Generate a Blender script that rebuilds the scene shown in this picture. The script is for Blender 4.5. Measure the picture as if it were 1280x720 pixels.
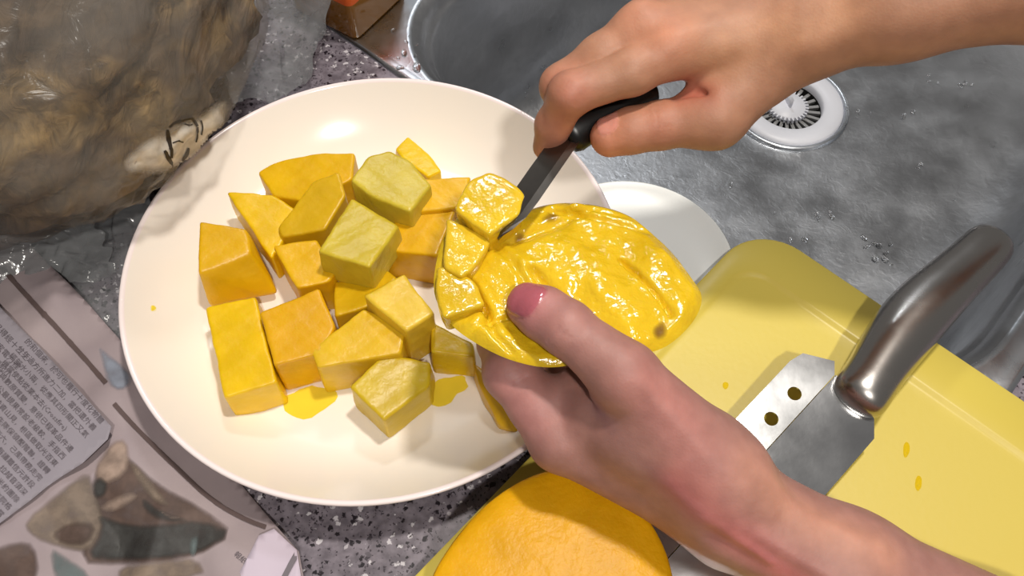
import bpy, bmesh, math, random
import numpy as np
from mathutils import Vector, Matrix, noise
from mathutils.bvhtree import BVHTree
from mathutils.geometry import tessellate_polygon

for o in list(bpy.data.objects):
    bpy.data.objects.remove(o)
scene = bpy.context.scene
COL = scene.collection
rnd = random.Random(7)

# ------------------------------------------------------------------ camera
FPX = 1100.0
CAMZ = 0.44
PITCH = math.radians(31.0)
SP, CP = math.sin(PITCH), math.cos(PITCH)
cam_d = bpy.data.cameras.new('camera')
cam_d.sensor_width = 36.0
cam_d.lens = FPX / 1280.0 * 36.0
cam_d.clip_start = 0.01
cam = bpy.data.objects.new('camera', cam_d)
cam.location = (0, 0, CAMZ)
cam.rotation_euler = (PITCH, 0, 0)
COL.objects.link(cam)
scene.camera = cam

# ------------------------------------------------------------------ light
scene.view_settings.view_transform = 'Standard'
scene.view_settings.look = 'None'
scene.view_settings.gamma = 1.0
scene.view_settings.use_curve_mapping = False
scene.view_settings.exposure = 0.08
world = bpy.data.worlds.new('kitchen_ambient')
scene.world = world
world.use_nodes = True
bg = world.node_tree.nodes['Background']
bg.inputs[0].default_value = (1.0, 0.95, 0.90, 1)
bg.inputs[1].default_value = 0.16


def lamp(name, loc, target, size, power, col):
    l = bpy.data.lights.new(name, 'AREA')
    l.shape = 'DISK'
    l.size = size
    l.energy = power
    l.color = col
    o = bpy.data.objects.new(name, l)
    o.location = loc
    d = Vector(target) - Vector(loc)
    o.rotation_euler = d.to_track_quat('-Z', 'Y').to_euler()
    COL.objects.link(o)
    return o


lamp('ceiling_lamp', (0.26, 0.42, 1.50), (0.05, 0.28, 0), 0.11, 12.8, (1.0, 0.94, 0.86))
lamp('ceiling_lamp', (0.20, -0.58, 1.40), (0.05, 0.28, 0), 0.08, 10.5, (1.0, 0.95, 0.88))
lamp('ceiling_lamp', (-0.05, 1.55, 1.50), (0.05, 0.28, 0), 0.24, 6.0, (0.92, 0.96, 1.0))


# ------------------------------------------------------------------ pixel -> place
def W(px, py, d):
    a = (px - 640.0) / FPX
    b = (360.0 - py) / FPX
    return Vector((a * d, d * (SP + b * CP), CAMZ + d * (-CP + b * SP)))


def P(px, py, z):
    b = (360.0 - py) / FPX
    return W(px, py, (CAMZ - z) / (CP - b * SP))


def srgb(r, g, b):
    def f(c):
        c = c / 255.0
        return c / 12.92 if c <= 0.04045 else ((c + 0.055) / 1.055) ** 2.4
    return (f(r), f(g), f(b), 1.0)


# ------------------------------------------------------------------ helpers
def link(name, me, m=None, parent=None, smooth=True):
    o = bpy.data.objects.new(name, me)
    COL.objects.link(o)
    if m is not None:
        me.materials.append(m)
    if smooth and len(me.polygons):
        me.polygons.foreach_set('use_smooth', [True] * len(me.polygons))
    if parent is not None:
        o.parent = parent
    return o


def mesh(name, verts, faces):
    me = bpy.data.meshes.new(name)
    me.from_pydata([tuple(v) for v in verts], [], faces)
    me.update()
    return me


def mobj(name, verts, faces, m, parent=None, smooth=True):
    return link(name, mesh(name, verts, faces), m, parent, smooth)


def bobj(name, bm, m, parent=None, smooth=True):
    me = bpy.data.meshes.new(name)
    bmesh.ops.recalc_face_normals(bm, faces=bm.faces[:])
    bm.to_mesh(me)
    bm.free()
    return link(name, me, m, parent, smooth)


def tag(o, label, cat, group=None, kind=None):
    o['label'] = label
    o['category'] = cat
    if group:
        o['group'] = group
    if kind:
        o['kind'] = kind
    return o


def thing(name, label, cat, loc=(0, 0, 0), group=None):
    o = bpy.data.objects.new(name, None)
    o.empty_display_size = 0.02
    COL.objects.link(o)
    o.location = loc
    tag(o, label, cat, group)
    return o


def keep(o):
    """parent set after the world-space mesh was built: undo the parent's offset"""
    p = o.parent
    o.matrix_parent_inverse = Matrix.Translation(-Vector(p.location))
    return o


def autosmooth(o, ang=35):
    me = o.data
    bm = bmesh.new()
    bm.from_mesh(me)
    a = math.radians(ang)
    for e in bm.edges:
        if len(e.link_faces) == 2:
            e.smooth = e.calc_face_angle(0) < a
    bm.to_mesh(me)
    bm.free()


def lathe_data(prof, n=96, c=(0, 0, 0)):
    vs, fs = [], []
    m = len(prof)
    for i in range(n):
        a = 2 * math.pi * i / n
        for r, z in prof:
            vs.append((c[0] + r * math.cos(a), c[1] + r * math.sin(a), c[2] + z))
    for i in range(n):
        j = (i + 1) % n
        for k in range(m - 1):
            fs.append((i * m + k, j * m + k, j * m + k + 1, i * m + k + 1))
    return vs, fs


def loft(loops, close_u=True, cap0=False, cap1=False):
    n = len(loops[0])
    vs = [p for l in loops for p in l]
    fs = []
    for k in range(len(loops) - 1):
        for i in range(n if close_u else n - 1):
            j = (i + 1) % n
            fs.append((k * n + i, k * n + j, (k + 1) * n + j, (k + 1) * n + i))
    if cap0:
        fs.append(tuple(reversed(range(n))))
    if cap1:
        b = (len(loops) - 1) * n
        fs.append(tuple(range(b, b + n)))
    return vs, fs


def chaikin(pts, it=2, closed=True):
    pts = [tuple(p) for p in pts]
    for _ in range(it):
        out = []
        n = len(pts)
        for i in range(n if closed else n - 1):
            a, b = pts[i], pts[(i + 1) % n]
            out.append(tuple(.75 * x + .25 * y for x, y in zip(a, b)))
            out.append(tuple(.25 * x + .75 * y for x, y in zip(a, b)))
        if not closed:
            out = [pts[0]] + out + [pts[-1]]
        pts = out
    return pts


def resample(pts, n, closed=True):
    p = np.array(pts, float)
    if closed:
        p = np.vstack([p, p[:1]])
    seg = np.sqrt(((p[1:] - p[:-1]) ** 2).sum(1))
    s = np.concatenate([[0], np.cumsum(seg)])
    t = np.linspace(0, s[-1], n + 1)[:-1] if closed else np.linspace(0, s[-1], n)
    return [tuple(np.interp(x, s, p[:, k]) for k in range(p.shape[1])) for x in t]


def inside(x, y, poly):
    c = False
    n = len(poly)
    j = n - 1
    for i in range(n):
        xi, yi = poly[i]
        xj, yj = poly[j]
        if (yi > y) != (yj > y) and x < (xj - xi) * (y - yi) / (yj - yi) + xi:
            c = not c
        j = i
    return c


# ------------------------------------------------------------------ materials
def mat(name, base=(0.8, 0.8, 0.8, 1), rough=0.5, metal=0.0, **kw):
    m = bpy.data.materials.new(name)
    m.use_nodes = True
    nt = m.node_tree
    b = nt.nodes['Principled BSDF']
    b.inputs['Base Color'].default_value = base
    b.inputs['Roughness'].default_value = rough
    b.inputs['Metallic'].default_value = metal
    for k, v in kw.items():
        b.inputs[k.replace('_', ' ')].default_value = v
    return m


def nodes(m):
    nt = m.node_tree
    return nt, nt.nodes, nt.links, nt.nodes['Principled BSDF']


def tex(m, kind, scale, detail=2.0, coords='Object', **kw):
    nt, N, L, b = nodes(m)
    tc = N.new('ShaderNodeTexCoord')
    t = N.new(kind)
    t.inputs['Scale'].default_value = scale
    if 'Detail' in t.inputs:
        t.inputs['Detail'].default_value = 0.0 if 'Voronoi' in kind else detail
    for k, v in kw.items():
        t.inputs[k].default_value = v
    L.new(tc.outputs[coords], t.inputs['Vector'])
    return t


def ramp(m, src, stops):
    nt, N, L, b = nodes(m)
    r = N.new('ShaderNodeValToRGB')
    e = r.color_ramp.elements
    while len(e) < len(stops):
        e.new(0.5)
    for x, (p, c) in zip(e, stops):
        x.position = p
        x.color = c if len(c) == 4 else (*c, 1)
    L.new(src, r.inputs[0])
    return r


def bump(m, src, strength, dist, chain=None):
    nt, N, L, b = nodes(m)
    bp = N.new('ShaderNodeBump')
    bp.inputs['Strength'].default_value = strength
    bp.inputs['Distance'].default_value = dist
    L.new(src, bp.inputs['Height'])
    if chain is not None:
        L.new(chain.outputs[0], bp.inputs['Normal'])
    L.new(bp.outputs[0], b.inputs['Normal'])
    return bp


def mixrgb(m, fac, a, b_, mode='MIX'):
    nt, N, L, b = nodes(m)
    x = N.new('ShaderNodeMix')
    x.data_type = 'RGBA'
    x.blend_type = mode
    for i, v in ((0, fac), (6, a), (7, b_)):
        if hasattr(v, 'is_linked'):
            L.new(v, x.inputs[i])
        else:
            x.inputs[i].default_value = v
    return x.outputs[2]


def granite():
    m = mat('speckled_stone', rough=0.32)
    nt, N, L, b = nodes(m)
    n0 = tex(m, 'ShaderNodeTexNoise', 170, 3)
    base = ramp(m, n0.outputs[0], [(0.35, srgb(102, 95, 103)), (0.65, srgb(136, 128, 137))])
    nz = tex(m, 'ShaderNodeTexNoise', 420, 2)
    tcg = N.new('ShaderNodeTexCoord')
    wv = N.new('ShaderNodeVectorMath')
    wv.operation = 'MULTIPLY_ADD'
    wv.inputs[1].default_value = (.0042, .0042, .0042)
    L.new(nz.outputs['Color'], wv.inputs[0])
    L.new(tcg.outputs['Object'], wv.inputs[2])
    v1 = tex(m, 'ShaderNodeTexVoronoi', 360, Randomness=1.0)
    L.new(wv.outputs[0], v1.inputs['Vector'])
    n1 = tex(m, 'ShaderNodeTexNoise', 230, 2)
    # dark grains: a cell is dark when its random colour is low, and only near its centre
    sep = N.new('ShaderNodeSeparateColor')
    L.new(v1.outputs['Color'], sep.inputs[0])
    near = ramp(m, v1.outputs['Distance'], [(0.40, (1, 1, 1, 1)), (0.55, (0, 0, 0, 1))])
    pick = ramp(m, sep.outputs[0], [(0.20, (1, 1, 1, 1)), (0.23, (0, 0, 0, 1))])
    d1 = mixrgb(m, 1.0, near.outputs[0], pick.outputs[0], 'MULTIPLY')
    pick2 = ramp(m, sep.outputs[1], [(0.10, (1, 1, 1, 1)), (0.13, (0, 0, 0, 1))])
    d2 = mixrgb(m, 1.0, near.outputs[0], pick2.outputs[0], 'MULTIPLY')
    c1 = mixrgb(m, d1, base.outputs[0], srgb(30, 24, 32))
    c2 = mixrgb(m, d2, c1, srgb(205, 200, 205))
    v3 = tex(m, 'ShaderNodeTexVoronoi', 700, Randomness=1.0)
    L.new(wv.outputs[0], v3.inputs['Vector'])
    sep3 = N.new('ShaderNodeSeparateColor')
    L.new(v3.outputs['Color'], sep3.inputs[0])
    p3 = ramp(m, sep3.outputs[2], [(0.22, (1, 1, 1, 1)), (0.26, (0, 0, 0, 1))])
    near3 = ramp(m, v3.outputs['Distance'], [(0.35, (1, 1, 1, 1)), (0.5, (0, 0, 0, 1))])
    d3 = mixrgb(m, 1.0, near3.outputs[0], p3.outputs[0], 'MULTIPLY')
    c3 = mixrgb(m, d3, c2, srgb(62, 54, 62))
    L.new(c3, b.inputs['Base Color'])
    return m


def steel(name, col, rough, scr=0.25, stretch=1.0, wet=0.0):
    m = mat(name, col, rough, 1.0)
    nt, N, L, b = nodes(m)
    n = tex(m, 'ShaderNodeTexNoise', 26, 5)
    r = ramp(m, n.outputs[0], [(0.3, (rough * .75,) * 3), (0.7, (rough * 1.35,) * 3)])
    L.new(r.outputs[0], b.inputs['Roughness'])
    n2 = tex(m, 'ShaderNodeTexNoise', 240, 4)
    bp = bump(m, n2.outputs[0], scr, 0.0006)
    if wet:
        n3 = tex(m, 'ShaderNodeTexNoise', 64, 4, Distortion=1.6)
        r3 = ramp(m, n3.outputs[0], [(0.50, (0, 0, 0)), (0.60, (1, 1, 1))])
        bump(m, r3.outputs[0], wet, 0.0016, bp)
        cr = ramp(m, n3.outputs[0], [(0.35, tuple(c * .92 for c in col[:3])), (0.65, col[:3])])
        L.new(cr.outputs[0], b.inputs['Base Color'])
    return m


def fruit(name, dimple=0.35, gloss=0.24):
    m = mat(name, (0.8, 0.5, 0.02, 1), gloss)
    nt, N, L, b = nodes(m)
    oi = N.new('ShaderNodeObjectInfo')
    n = tex(m, 'ShaderNodeTexNoise', 55, 3)
    r = ramp(m, n.outputs[0], [(0.3, (0.82, 0.78, 0.42)), (0.7, (0.98, 0.97, 0.80))])
    c = mixrgb(m, 1.0, oi.outputs['Color'], r.outputs[0], 'MULTIPLY')
    L.new(c, b.inputs['Base Color'])
    b.inputs['Subsurface Weight'].default_value = 0.25
    b.inputs['Subsurface Radius'].default_value = (0.006, 0.004, 0.001)
    b.inputs['Subsurface Scale'].default_value = 0.6
    n1 = tex(m, 'ShaderNodeTexNoise', 420, 3)
    b1 = bump(m, n1.outputs[0], dimple, 0.0007)
    n2 = tex(m, 'ShaderNodeTexNoise', 110, 3)
    bump(m, n2.outputs[0], dimple, 0.0016, b1)
    return m


M = {}
M['stone'] = granite()
M['steel'] = steel('brushed_sink_steel', (0.46, 0.47, 0.49, 1), 0.35, 0.28, wet=0.06)
M['rim_steel'] = steel('sink_rim_steel', (0.62, 0.65, 0.69, 1), 0.30, 0.08, wet=0.03)
M['blade'] = steel('blade_steel', (0.56, 0.57, 0.59, 1), 0.17, 0.05)
M['blade_bevel'] = steel('ground_blade_steel', (0.68, 0.69, 0.70, 1), 0.15, 0.02)
M['handle'] = steel('satin_handle_steel', (0.48, 0.46, 0.44, 1), 0.24, 0.02)
M['fruit_blade'] = steel('knife_blade_steel', (0.17, 0.155, 0.14, 1), 0.30, 0.04)
M['ceramic'] = mat('cream_ceramic', srgb(250, 241, 230), 0.16)
nodes(M['ceramic'])[3].inputs['Coat Weight'].default_value = 0.3
M['ceramic_rim'] = mat('pale_rim_glaze', srgb(250, 236, 234), 0.14)
M['white_dish'] = mat('white_ceramic', srgb(228, 230, 228), 0.25)
M['board'] = mat('yellow_plastic', srgb(216, 195, 88), 0.38)
_n = tex(M['board'], 'ShaderNodeTexNoise', 300, 3)
bump(M['board'], _n.outputs[0], 0.10, 0.0005)
M['white_plastic'] = mat('white_plastic', srgb(232, 233, 240), 0.4)
M['grey_plastic'] = mat('grey_plastic', srgb(150, 150, 150), 0.5)
M['dark'] = mat('drain_hole', srgb(20, 19, 18), 0.6)
M['black'] = mat('black_plastic', srgb(14, 13, 13), 0.33)
M['flesh'] = fruit('mango_flesh', 0.24, 0.36)
M['wet_flesh'] = fruit('wet_mango_flesh', 0.6, 0.14)
nodes(M['wet_flesh'])[3].inputs['Coat Weight'].default_value = 0.5
nodes(M['wet_flesh'])[3].inputs['Coat Roughness'].default_value = 0.06
M['smooth_flesh'] = fruit('smooth_mango_flesh', 0.35, 0.40)
nodes(M['smooth_flesh'])[3].inputs['Specular IOR Level'].default_value = 0.3
M['mango_skin'] = mat('mango_skin', srgb(120, 70, 36), 0.4)
_n = tex(M['mango_skin'], 'ShaderNodeTexNoise', 28, 3)
_r = ramp(M['mango_skin'], _n.outputs[0], [(0.35, srgb(96, 44, 40)), (0.65, srgb(150, 130, 40))])
nodes(M['mango_skin'])[2].new(_r.outputs[0], nodes(M['mango_skin'])[3].inputs['Base Color'])
M['juice'] = mat('mango_juice', srgb(246, 222, 40), 0.08)
nodes(M['juice'])[3].inputs['Alpha'].default_value = 0.6
M['smear'] = bpy.data.materials.new('thin_juice')
M['smear'].use_nodes = True
_N, _L = M['smear'].node_tree.nodes, M['smear'].node_tree.links
_t = _N.new('ShaderNodeBsdfTransparent')
_t.inputs[0].default_value = (1.0, 0.96, 0.52, 1)
_mx = _N.new('ShaderNodeMixShader')
_mx.inputs[0].default_value = 0.06
_N['Principled BSDF'].inputs['Base Color'].default_value = srgb(250, 226, 60)
_N['Principled BSDF'].inputs['Roughness'].default_value = 0.1
_L.new(_t.outputs[0], _mx.inputs[1])
_L.new(_N['Principled BSDF'].outputs[0], _mx.inputs[2])
_L.new(_mx.outputs[0], _N['Material Output'].inputs[0])
M['water'] = mat('water', (1, 1, 1, 1), 0.02, IOR=1.33, Transmission_Weight=1.0)


def film_material(name, tint, haze, gloss_r):
    m = bpy.data.materials.new(name)
    m.use_nodes = True
    nt = m.node_tree
    N, L = nt.nodes, nt.links
    b = N['Principled BSDF']
    b.inputs['Base Color'].default_value = tint
    b.inputs['Roughness'].default_value = gloss_r
    out = N['Material Output']
    tr = N.new('ShaderNodeBsdfTransparent')
    mx = N.new('ShaderNodeMixShader')
    tc = N.new('ShaderNodeTexCoord')
    n = N.new('ShaderNodeTexNoise')
    n.inputs['Scale'].default_value = 16
    n.inputs['Detail'].default_value = 4
    L.new(tc.outputs['Object'], n.inputs['Vector'])
    r = N.new('ShaderNodeMapRange')
    r.inputs[1].default_value = 0.3
    r.inputs[2].default_value = 0.7
    r.inputs[3].default_value = haze * 0.45
    r.inputs[4].default_value = haze * 1.6
    L.new(n.outputs[0], r.inputs[0])
    L.new(r.outputs[0], mx.inputs[0])
    L.new(tr.outputs[0], mx.inputs[1])
    L.new(b.outputs[0], mx.inputs[2])
    L.new(mx.outputs[0], out.inputs[0])
    n2 = N.new('ShaderNodeTexNoise')
    n2.inputs['Scale'].default_value = 90
    n2.inputs['Detail'].default_value = 4
    n2.inputs['Distortion'].default_value = 1.0
    mp = N.new('ShaderNodeMapping')
    mp.inputs['Rotation'].default_value = (0, 0, 0.6)
    mp.inputs['Scale'].default_value = (0.25, 1, 0.6)
    L.new(tc.outputs['Object'], mp.inputs[0])
    L.new(mp.outputs[0], n2.inputs['Vector'])
    bp = N.new('ShaderNodeBump')
    bp.inputs['Strength'].default_value = 0.8
    bp.inputs['Distance'].default_value = 0.002
    L.new(n2.outputs[0], bp.inputs['Height'])
    L.new(bp.outputs[0], b.inputs['Normal'])
    return m


M['film'] = film_material('clear_bag_film', srgb(150, 142, 132), 0.26, 0.22)
M['film_clear'] = film_material('loose_clear_film', srgb(150, 152, 154), 0.46, 0.14)
M['bag_print'] = mat('milky_bag_print', srgb(226, 216, 202), 0.35)
M['ink'] = mat('black_ink', srgb(44, 36, 30), 0.6)

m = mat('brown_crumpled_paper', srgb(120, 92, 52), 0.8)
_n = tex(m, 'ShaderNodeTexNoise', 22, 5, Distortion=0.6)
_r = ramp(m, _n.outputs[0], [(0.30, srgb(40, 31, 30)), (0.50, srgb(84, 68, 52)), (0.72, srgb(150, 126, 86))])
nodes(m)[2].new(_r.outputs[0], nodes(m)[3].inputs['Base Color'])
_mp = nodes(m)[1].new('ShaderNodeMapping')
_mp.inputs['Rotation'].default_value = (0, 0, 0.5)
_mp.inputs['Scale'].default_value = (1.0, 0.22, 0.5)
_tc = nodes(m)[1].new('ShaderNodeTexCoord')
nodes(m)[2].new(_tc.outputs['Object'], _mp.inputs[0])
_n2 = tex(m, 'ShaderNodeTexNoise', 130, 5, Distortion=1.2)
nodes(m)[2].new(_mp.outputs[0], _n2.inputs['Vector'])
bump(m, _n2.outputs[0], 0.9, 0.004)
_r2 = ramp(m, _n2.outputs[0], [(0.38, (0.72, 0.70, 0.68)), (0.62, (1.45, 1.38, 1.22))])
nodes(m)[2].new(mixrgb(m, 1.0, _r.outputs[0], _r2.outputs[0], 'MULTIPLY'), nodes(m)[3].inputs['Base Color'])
M['brown'] = m

m = mat('newsprint', srgb(196, 184, 184), 0.75)
_n = tex(m, 'ShaderNodeTexNoise', 14, 4)
_r = ramp(m, _n.outputs[0], [(0.3, srgb(146, 132, 137)), (0.7, srgb(172, 157, 158))])
nodes(m)[2].new(_r.outputs[0], nodes(m)[3].inputs['Base Color'])
_n2 = tex(m, 'ShaderNodeTexNoise', 45, 5)
bump(m, _n2.outputs[0], 0.5, 0.0015)
M['paper'] = m
M['paper_text'] = mat('grey_newsprint', srgb(148, 141, 149), 0.75)
bump(M['paper_text'], tex(M['paper_text'], 'ShaderNodeTexNoise', 45, 4).outputs[0], 0.35, 0.0012)
M['news_ink'] = mat('newspaper_ink', srgb(92, 84, 90), 0.8)
M['news_rule'] = mat('printed_rule_ink', srgb(92, 76, 74), 0.8)
M['photo_dark'] = mat('photo_dark_ink', srgb(60, 59, 57), 0.6)
M['photo_tan'] = mat('photo_tan_ink', srgb(128, 112, 98), 0.65)
M['photo_brown'] = mat('photo_brown_ink', srgb(92, 74, 66), 0.65)
M['photo_skin'] = mat('photo_pale_ink', srgb(164, 142, 128), 0.65)
M['photo_teal'] = mat('photo_teal_ink', srgb(104, 116, 116), 0.65)
M['photo_blue'] = mat('photo_blue_ink', srgb(140, 146, 160), 0.7)
for k in ('photo_dark', 'photo_tan', 'photo_brown', 'photo_skin'):
    mm = M[k]
    c = tuple(nodes(mm)[3].inputs['Base Color'].default_value)
    _n = tex(mm, 'ShaderNodeTexNoise', 60, 4)
    _r = ramp(mm, _n.outputs[0], [(0.3, tuple(x * .75 for x in c[:3])), (0.7, tuple(x * 1.25 for x in c[:3]))])
    nodes(mm)[2].new(_r.outputs[0], nodes(mm)[3].inputs['Base Color'])
M['amber'] = mat('amber_glass', srgb(128, 84, 24), 0.08)
M['orange'] = mat('orange_plastic', srgb(214, 92, 30), 0.25)


def skin():
    m = mat('skin', (0.6, 0.35, 0.25, 1), 0.46)
    nt, N, L, b = nodes(m)
    at = N.new('ShaderNodeVertexColor')
    at.layer_name = 'tone'
    n = tex(m, 'ShaderNodeTexNoise', 110, 4)
    r = ramp(m, n.outputs[0], [(0.3, (0.88, 0.84, 0.84)), (0.7, (1.08, 1.06, 1.06))])
    L.new(mixrgb(m, 1.0, at.outputs[0], r.outputs[0], 'MULTIPLY'), b.inputs['Base Color'])
    # nails (alpha of the tone layer) are glossier
    mr = N.new('ShaderNodeMapRange')
    mr.inputs[3].default_value = 0.54
    mr.inputs[4].default_value = 0.16
    L.new(at.outputs[1], mr.inputs[0])
    L.new(mr.outputs[0], b.inputs['Roughness'])
    b.inputs['Subsurface Weight'].default_value = 0.22
    b.inputs['Subsurface Radius'].default_value = (0.008, 0.003, 0.0015)
    b.inputs['Subsurface Scale'].default_value = 0.5
    v = tex(m, 'ShaderNodeTexVoronoi', 900)
    b1 = bump(m, v.outputs[0], 0.12, 0.0004)
    n2 = tex(m, 'ShaderNodeTexNoise', 260, 3)
    bump(m, n2.outputs[0], 0.16, 0.0007, b1)
    return m


M['skin'] = skin()

# ================================================================== countertop and sink
EU = Vector((0.743, -0.669, 0)).normalized()
EV = Vector((0.669, 0.743, 0)).normalized()


def uv2w(u, v, z):
    return EU * u + EV * v + Vector((0, 0, z))


def rrect(u0, u1, v0, v1, r, z, n=16):
    pts = []
    for cu, cv, a0 in ((u1 - r, v1 - r, 0), (u0 + r, v1 - r, 90), (u0 + r, v0 + r, 180), (u1 - r, v0 + r, 270)):
        for i in range(n):
            a = math.radians(a0 + 90.0 * i / (n - 1))
            pts.append(uv2w(cu + r * math.cos(a), cv + r * math.sin(a), z))
    return pts


U0, U1, V0, V1 = -0.3905, 0.051, 0.2815, 1.00     # basin opening
O0, O1, Q0, Q1 = -0.448, 0.070, 0.2690, 1.05      # outer edge of the rim

bm = bmesh.new()
outer = [Vector((-1.0, -0.35, 0)), Vector((1.0, -0.35, 0)), Vector((1.0, 1.3, 0)), Vector((-1.0, 1.3, 0))]
hole = rrect(O0 + .006, O1 - .006, Q0 + .006, Q1 - .006, 0.03, 0)
es = []
for loop in (outer, hole):
    vv = [bm.verts.new(p) for p in loop]
    for i in range(len(vv)):
        if (vv[i].co - vv[(i + 1) % len(vv)].co).length > 1e-7:
            es.append(bm.edges.new((vv[i], vv[(i + 1) % len(vv)])))
bmesh.ops.triangle_fill(bm, edges=es, use_beauty=True)
bmesh.ops.remove_doubles(bm, verts=bm.verts[:], dist=1e-6)
for f in bm.faces:
    if f.normal.z < 0:
        f.normal_flip()
r = bmesh.ops.extrude_face_region(bm, geom=bm.faces[:])
bmesh.ops.translate(bm, verts=[x for x in r['geom'] if isinstance(x, bmesh.types.BMVert)], vec=(0, 0, -0.03))
ct = bobj('countertop', bm, M['stone'], smooth=False)
tag(ct, 'grey speckled stone countertop under the cream plate', 'countertop', kind='structure')

DR = P(986, 129, -0.165)
sink = thing('kitchen_sink', 'stainless steel kitchen sink with wet basin set into the stone counter', 'sink', (DR.x, DR.y, -0.17))
loops = [rrect(O0, O1, Q0, Q1, .034, 0.0002), rrect(O0 + .0005, O1 - .0005, Q0 + .0005, Q1 - .0005, .034, .0022),
         rrect(O0 + .004, O1 - .004, Q0 + .004, Q1 - .004, .034, .0030),
         rrect(O0 + .008, O1 - .008, Q0 + .008, Q1 - .008, .034, .0020),
         rrect(U0 - .004, U1 + .004, V0 - .004, V1 + .004, .080, .0020),
         rrect(U0 - .001, U1 + .001, V0 - .001, V1 + .001, .078, .0026),
         rrect(U0, U1, V0, V1, .076, .0016)]
vs, fs = loft(loops)
keep(mobj('rim', vs, fs, M['rim_steel'], sink))
loops = []
for off, z in ((0, .0016), (.003, -.001), (.006, -.006), (.0065, -.010), (.009, -.012), (.0105, -.016), (.014, -.10), (.018, -.128), (.026, -.146), (.038, -.157), (.055, -.162)):
    loops.append(rrect(U0 + off, U1 - off, V0 + off, V1 - off, max(.03, .076 - off * .3), z))
du, dv = DR.dot(EU), DR.dot(EV)
n = len(loops[0])
last = loops[-1]
circ = []
for i, p in enumerate(last):
    q = Vector((p.x - DR.x, p.y - DR.y, 0)).normalized()
    circ.append(Vector((DR.x, DR.y, 0)) + q * 0.057)
for t in (.2, .4, .6, .8, .92, 1):
    loops.append([Vector((a.x * (1 - t) + c.x * t, a.y * (1 - t) + c.y * t, -.162 - .006 * t)) for a, c in zip(last, circ)])
loops.append([Vector((c.x, c.y, -.1675)) + (Vector((DR.x, DR.y, 0)) - Vector((c.x, c.y, 0))) * 0.03 for c in circ])
loops.append([Vector((c.x, c.y, -.172)) + (Vector((DR.x, DR.y, 0)) - Vector((c.x, c.y, 0))) * 0.06 for c in circ])
vs, fs = loft(loops)
keep(mobj('basin', vs, fs, M['steel'], sink))

# ---- drain strainer
dz = -0.1655
st = thing('drain_strainer', 'round white plastic drain strainer with radial slots in the sink floor', 'strainer', (DR.x, DR.y, dz - .03))


def lath(name, prof, m, parent, n=72):
    vs, fs = lathe_data(prof, n, (DR.x, DR.y, dz))
    return keep(mobj(name, vs, fs, m, parent))


lath('steel_ring', [(.0500, -.004), (.0505, .0005), (.0525, .0015), (.0545, .0005), (.0552, -.003)], M['rim_steel'], st)
fl = lath('flange', [(.0310, -.006), (.0312, .0005), (.0325, .0022), (.0420, .0030), (.0480, .0022), (.0497, .0002), (.0498, -.004)], M['white_plastic'], st)
lath('basket_bottom', [(.0005, -.022), (.030, -.022), (.0312, -.005)], M['dark'], st)
hub = lath('hub', [(.0005, -.0015), (.0155, -.0015), (.0162, -.0025), (.0162, -.006)], M['white_plastic'], st)
toothv = []
for i in range(30):
    a = 2 * math.pi * i / 30
    bm = bmesh.new()
    bmesh.ops.create_cube(bm, size=1)
    bmesh.ops.scale(bm, vec=(.0034, .0014, .004), verts=bm.verts[:])
    bmesh.ops.translate(bm, vec=(.0172, 0, -.0038), verts=bm.verts[:])
    bmesh.ops.rotate(bm, cent=(0, 0, 0), matrix=Matrix.Rotation(a, 3, 'Z'), verts=bm.verts[:])
    bmesh.ops.translate(bm, vec=(DR.x, DR.y, dz), verts=bm.verts[:])
    keep(bobj('hub_tooth', bm, M['white_plastic'], hub, False))
for i in range(24):
    a = 2 * math.pi * (i + .5) / 24
    bm = bmesh.new()
    bmesh.ops.create_cube(bm, size=1)
    bmesh.ops.scale(bm, vec=(.0175, .0030, .003), verts=bm.verts[:])
    bmesh.ops.translate(bm, vec=(.0232, 0, -.0095), verts=bm.verts[:])
    bmesh.ops.rotate(bm, cent=(0, 0, 0), matrix=Matrix.Rotation(a, 3, 'Z'), verts=bm.verts[:])
    bmesh.ops.translate(bm, vec=(DR.x, DR.y, dz), verts=bm.verts[:])
    keep(bobj('slat', bm, M['grey_plastic'], st, False))
bm = bmesh.new()
bmesh.ops.create_cube(bm, size=1)
bmesh.ops.scale(bm, vec=(.0022, .013, .012), verts=bm.verts[:])
bmesh.ops.bevel(bm, geom=bm.edges[:], offset=.0008, segments=2, affect='EDGES')
bmesh.ops.rotate(bm, cent=(0, 0, 0), matrix=Matrix.Rotation(.25, 3, 'Z'), verts=bm.verts[:])
bmesh.ops.translate(bm, vec=(DR.x, DR.y + .002, dz + .003), verts=bm.verts[:])
keep(bobj('pull_tab', bm, M['white_plastic'], st))

# ================================================================== plates
PR = 0.1362
PLX, PLY = -0.0757, 0.2607


def plate_z(r):
    """inner surface height of the big plate"""
    t = max(0.0, min(1.0, (r - 0.094) / (PR - 0.003 - 0.094)))
    return 0.0055 + 0.0290 * t ** 1.65


prof_in = [(0.0002, .0055)] + [(r, plate_z(r)) for r in np.linspace(.03, PR - .003, 34)]
prof_rim = [(PR - .003, .0345), (PR - .0022, .0354), (PR - .0008, .0357), (PR, .0350), (PR, .0338), (PR - .001, .0326)]
prof_out = [(PR - .001, .0326)] + [(r - .0005, max(.0045, plate_z(r) - .0052)) for r in np.linspace(PR - .006, .088, 20)]
prof_out += [(.085, .0008), (.083, .0003), (.080, .0008), (.078, .003), (.0002, .003)]
plate = thing('dinner_plate', 'large round cream ceramic plate holding the mango chunks', 'plate', (PLX, PLY, 0))
for nm, pf, mm in (('dish', prof_in, M['ceramic']), ('rim', prof_rim, M['ceramic_rim']), ('underside', prof_out, M['ceramic'])):
    vs, fs = lathe_data(pf, 144)
    mobj(nm, vs, fs, mm, plate)

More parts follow.
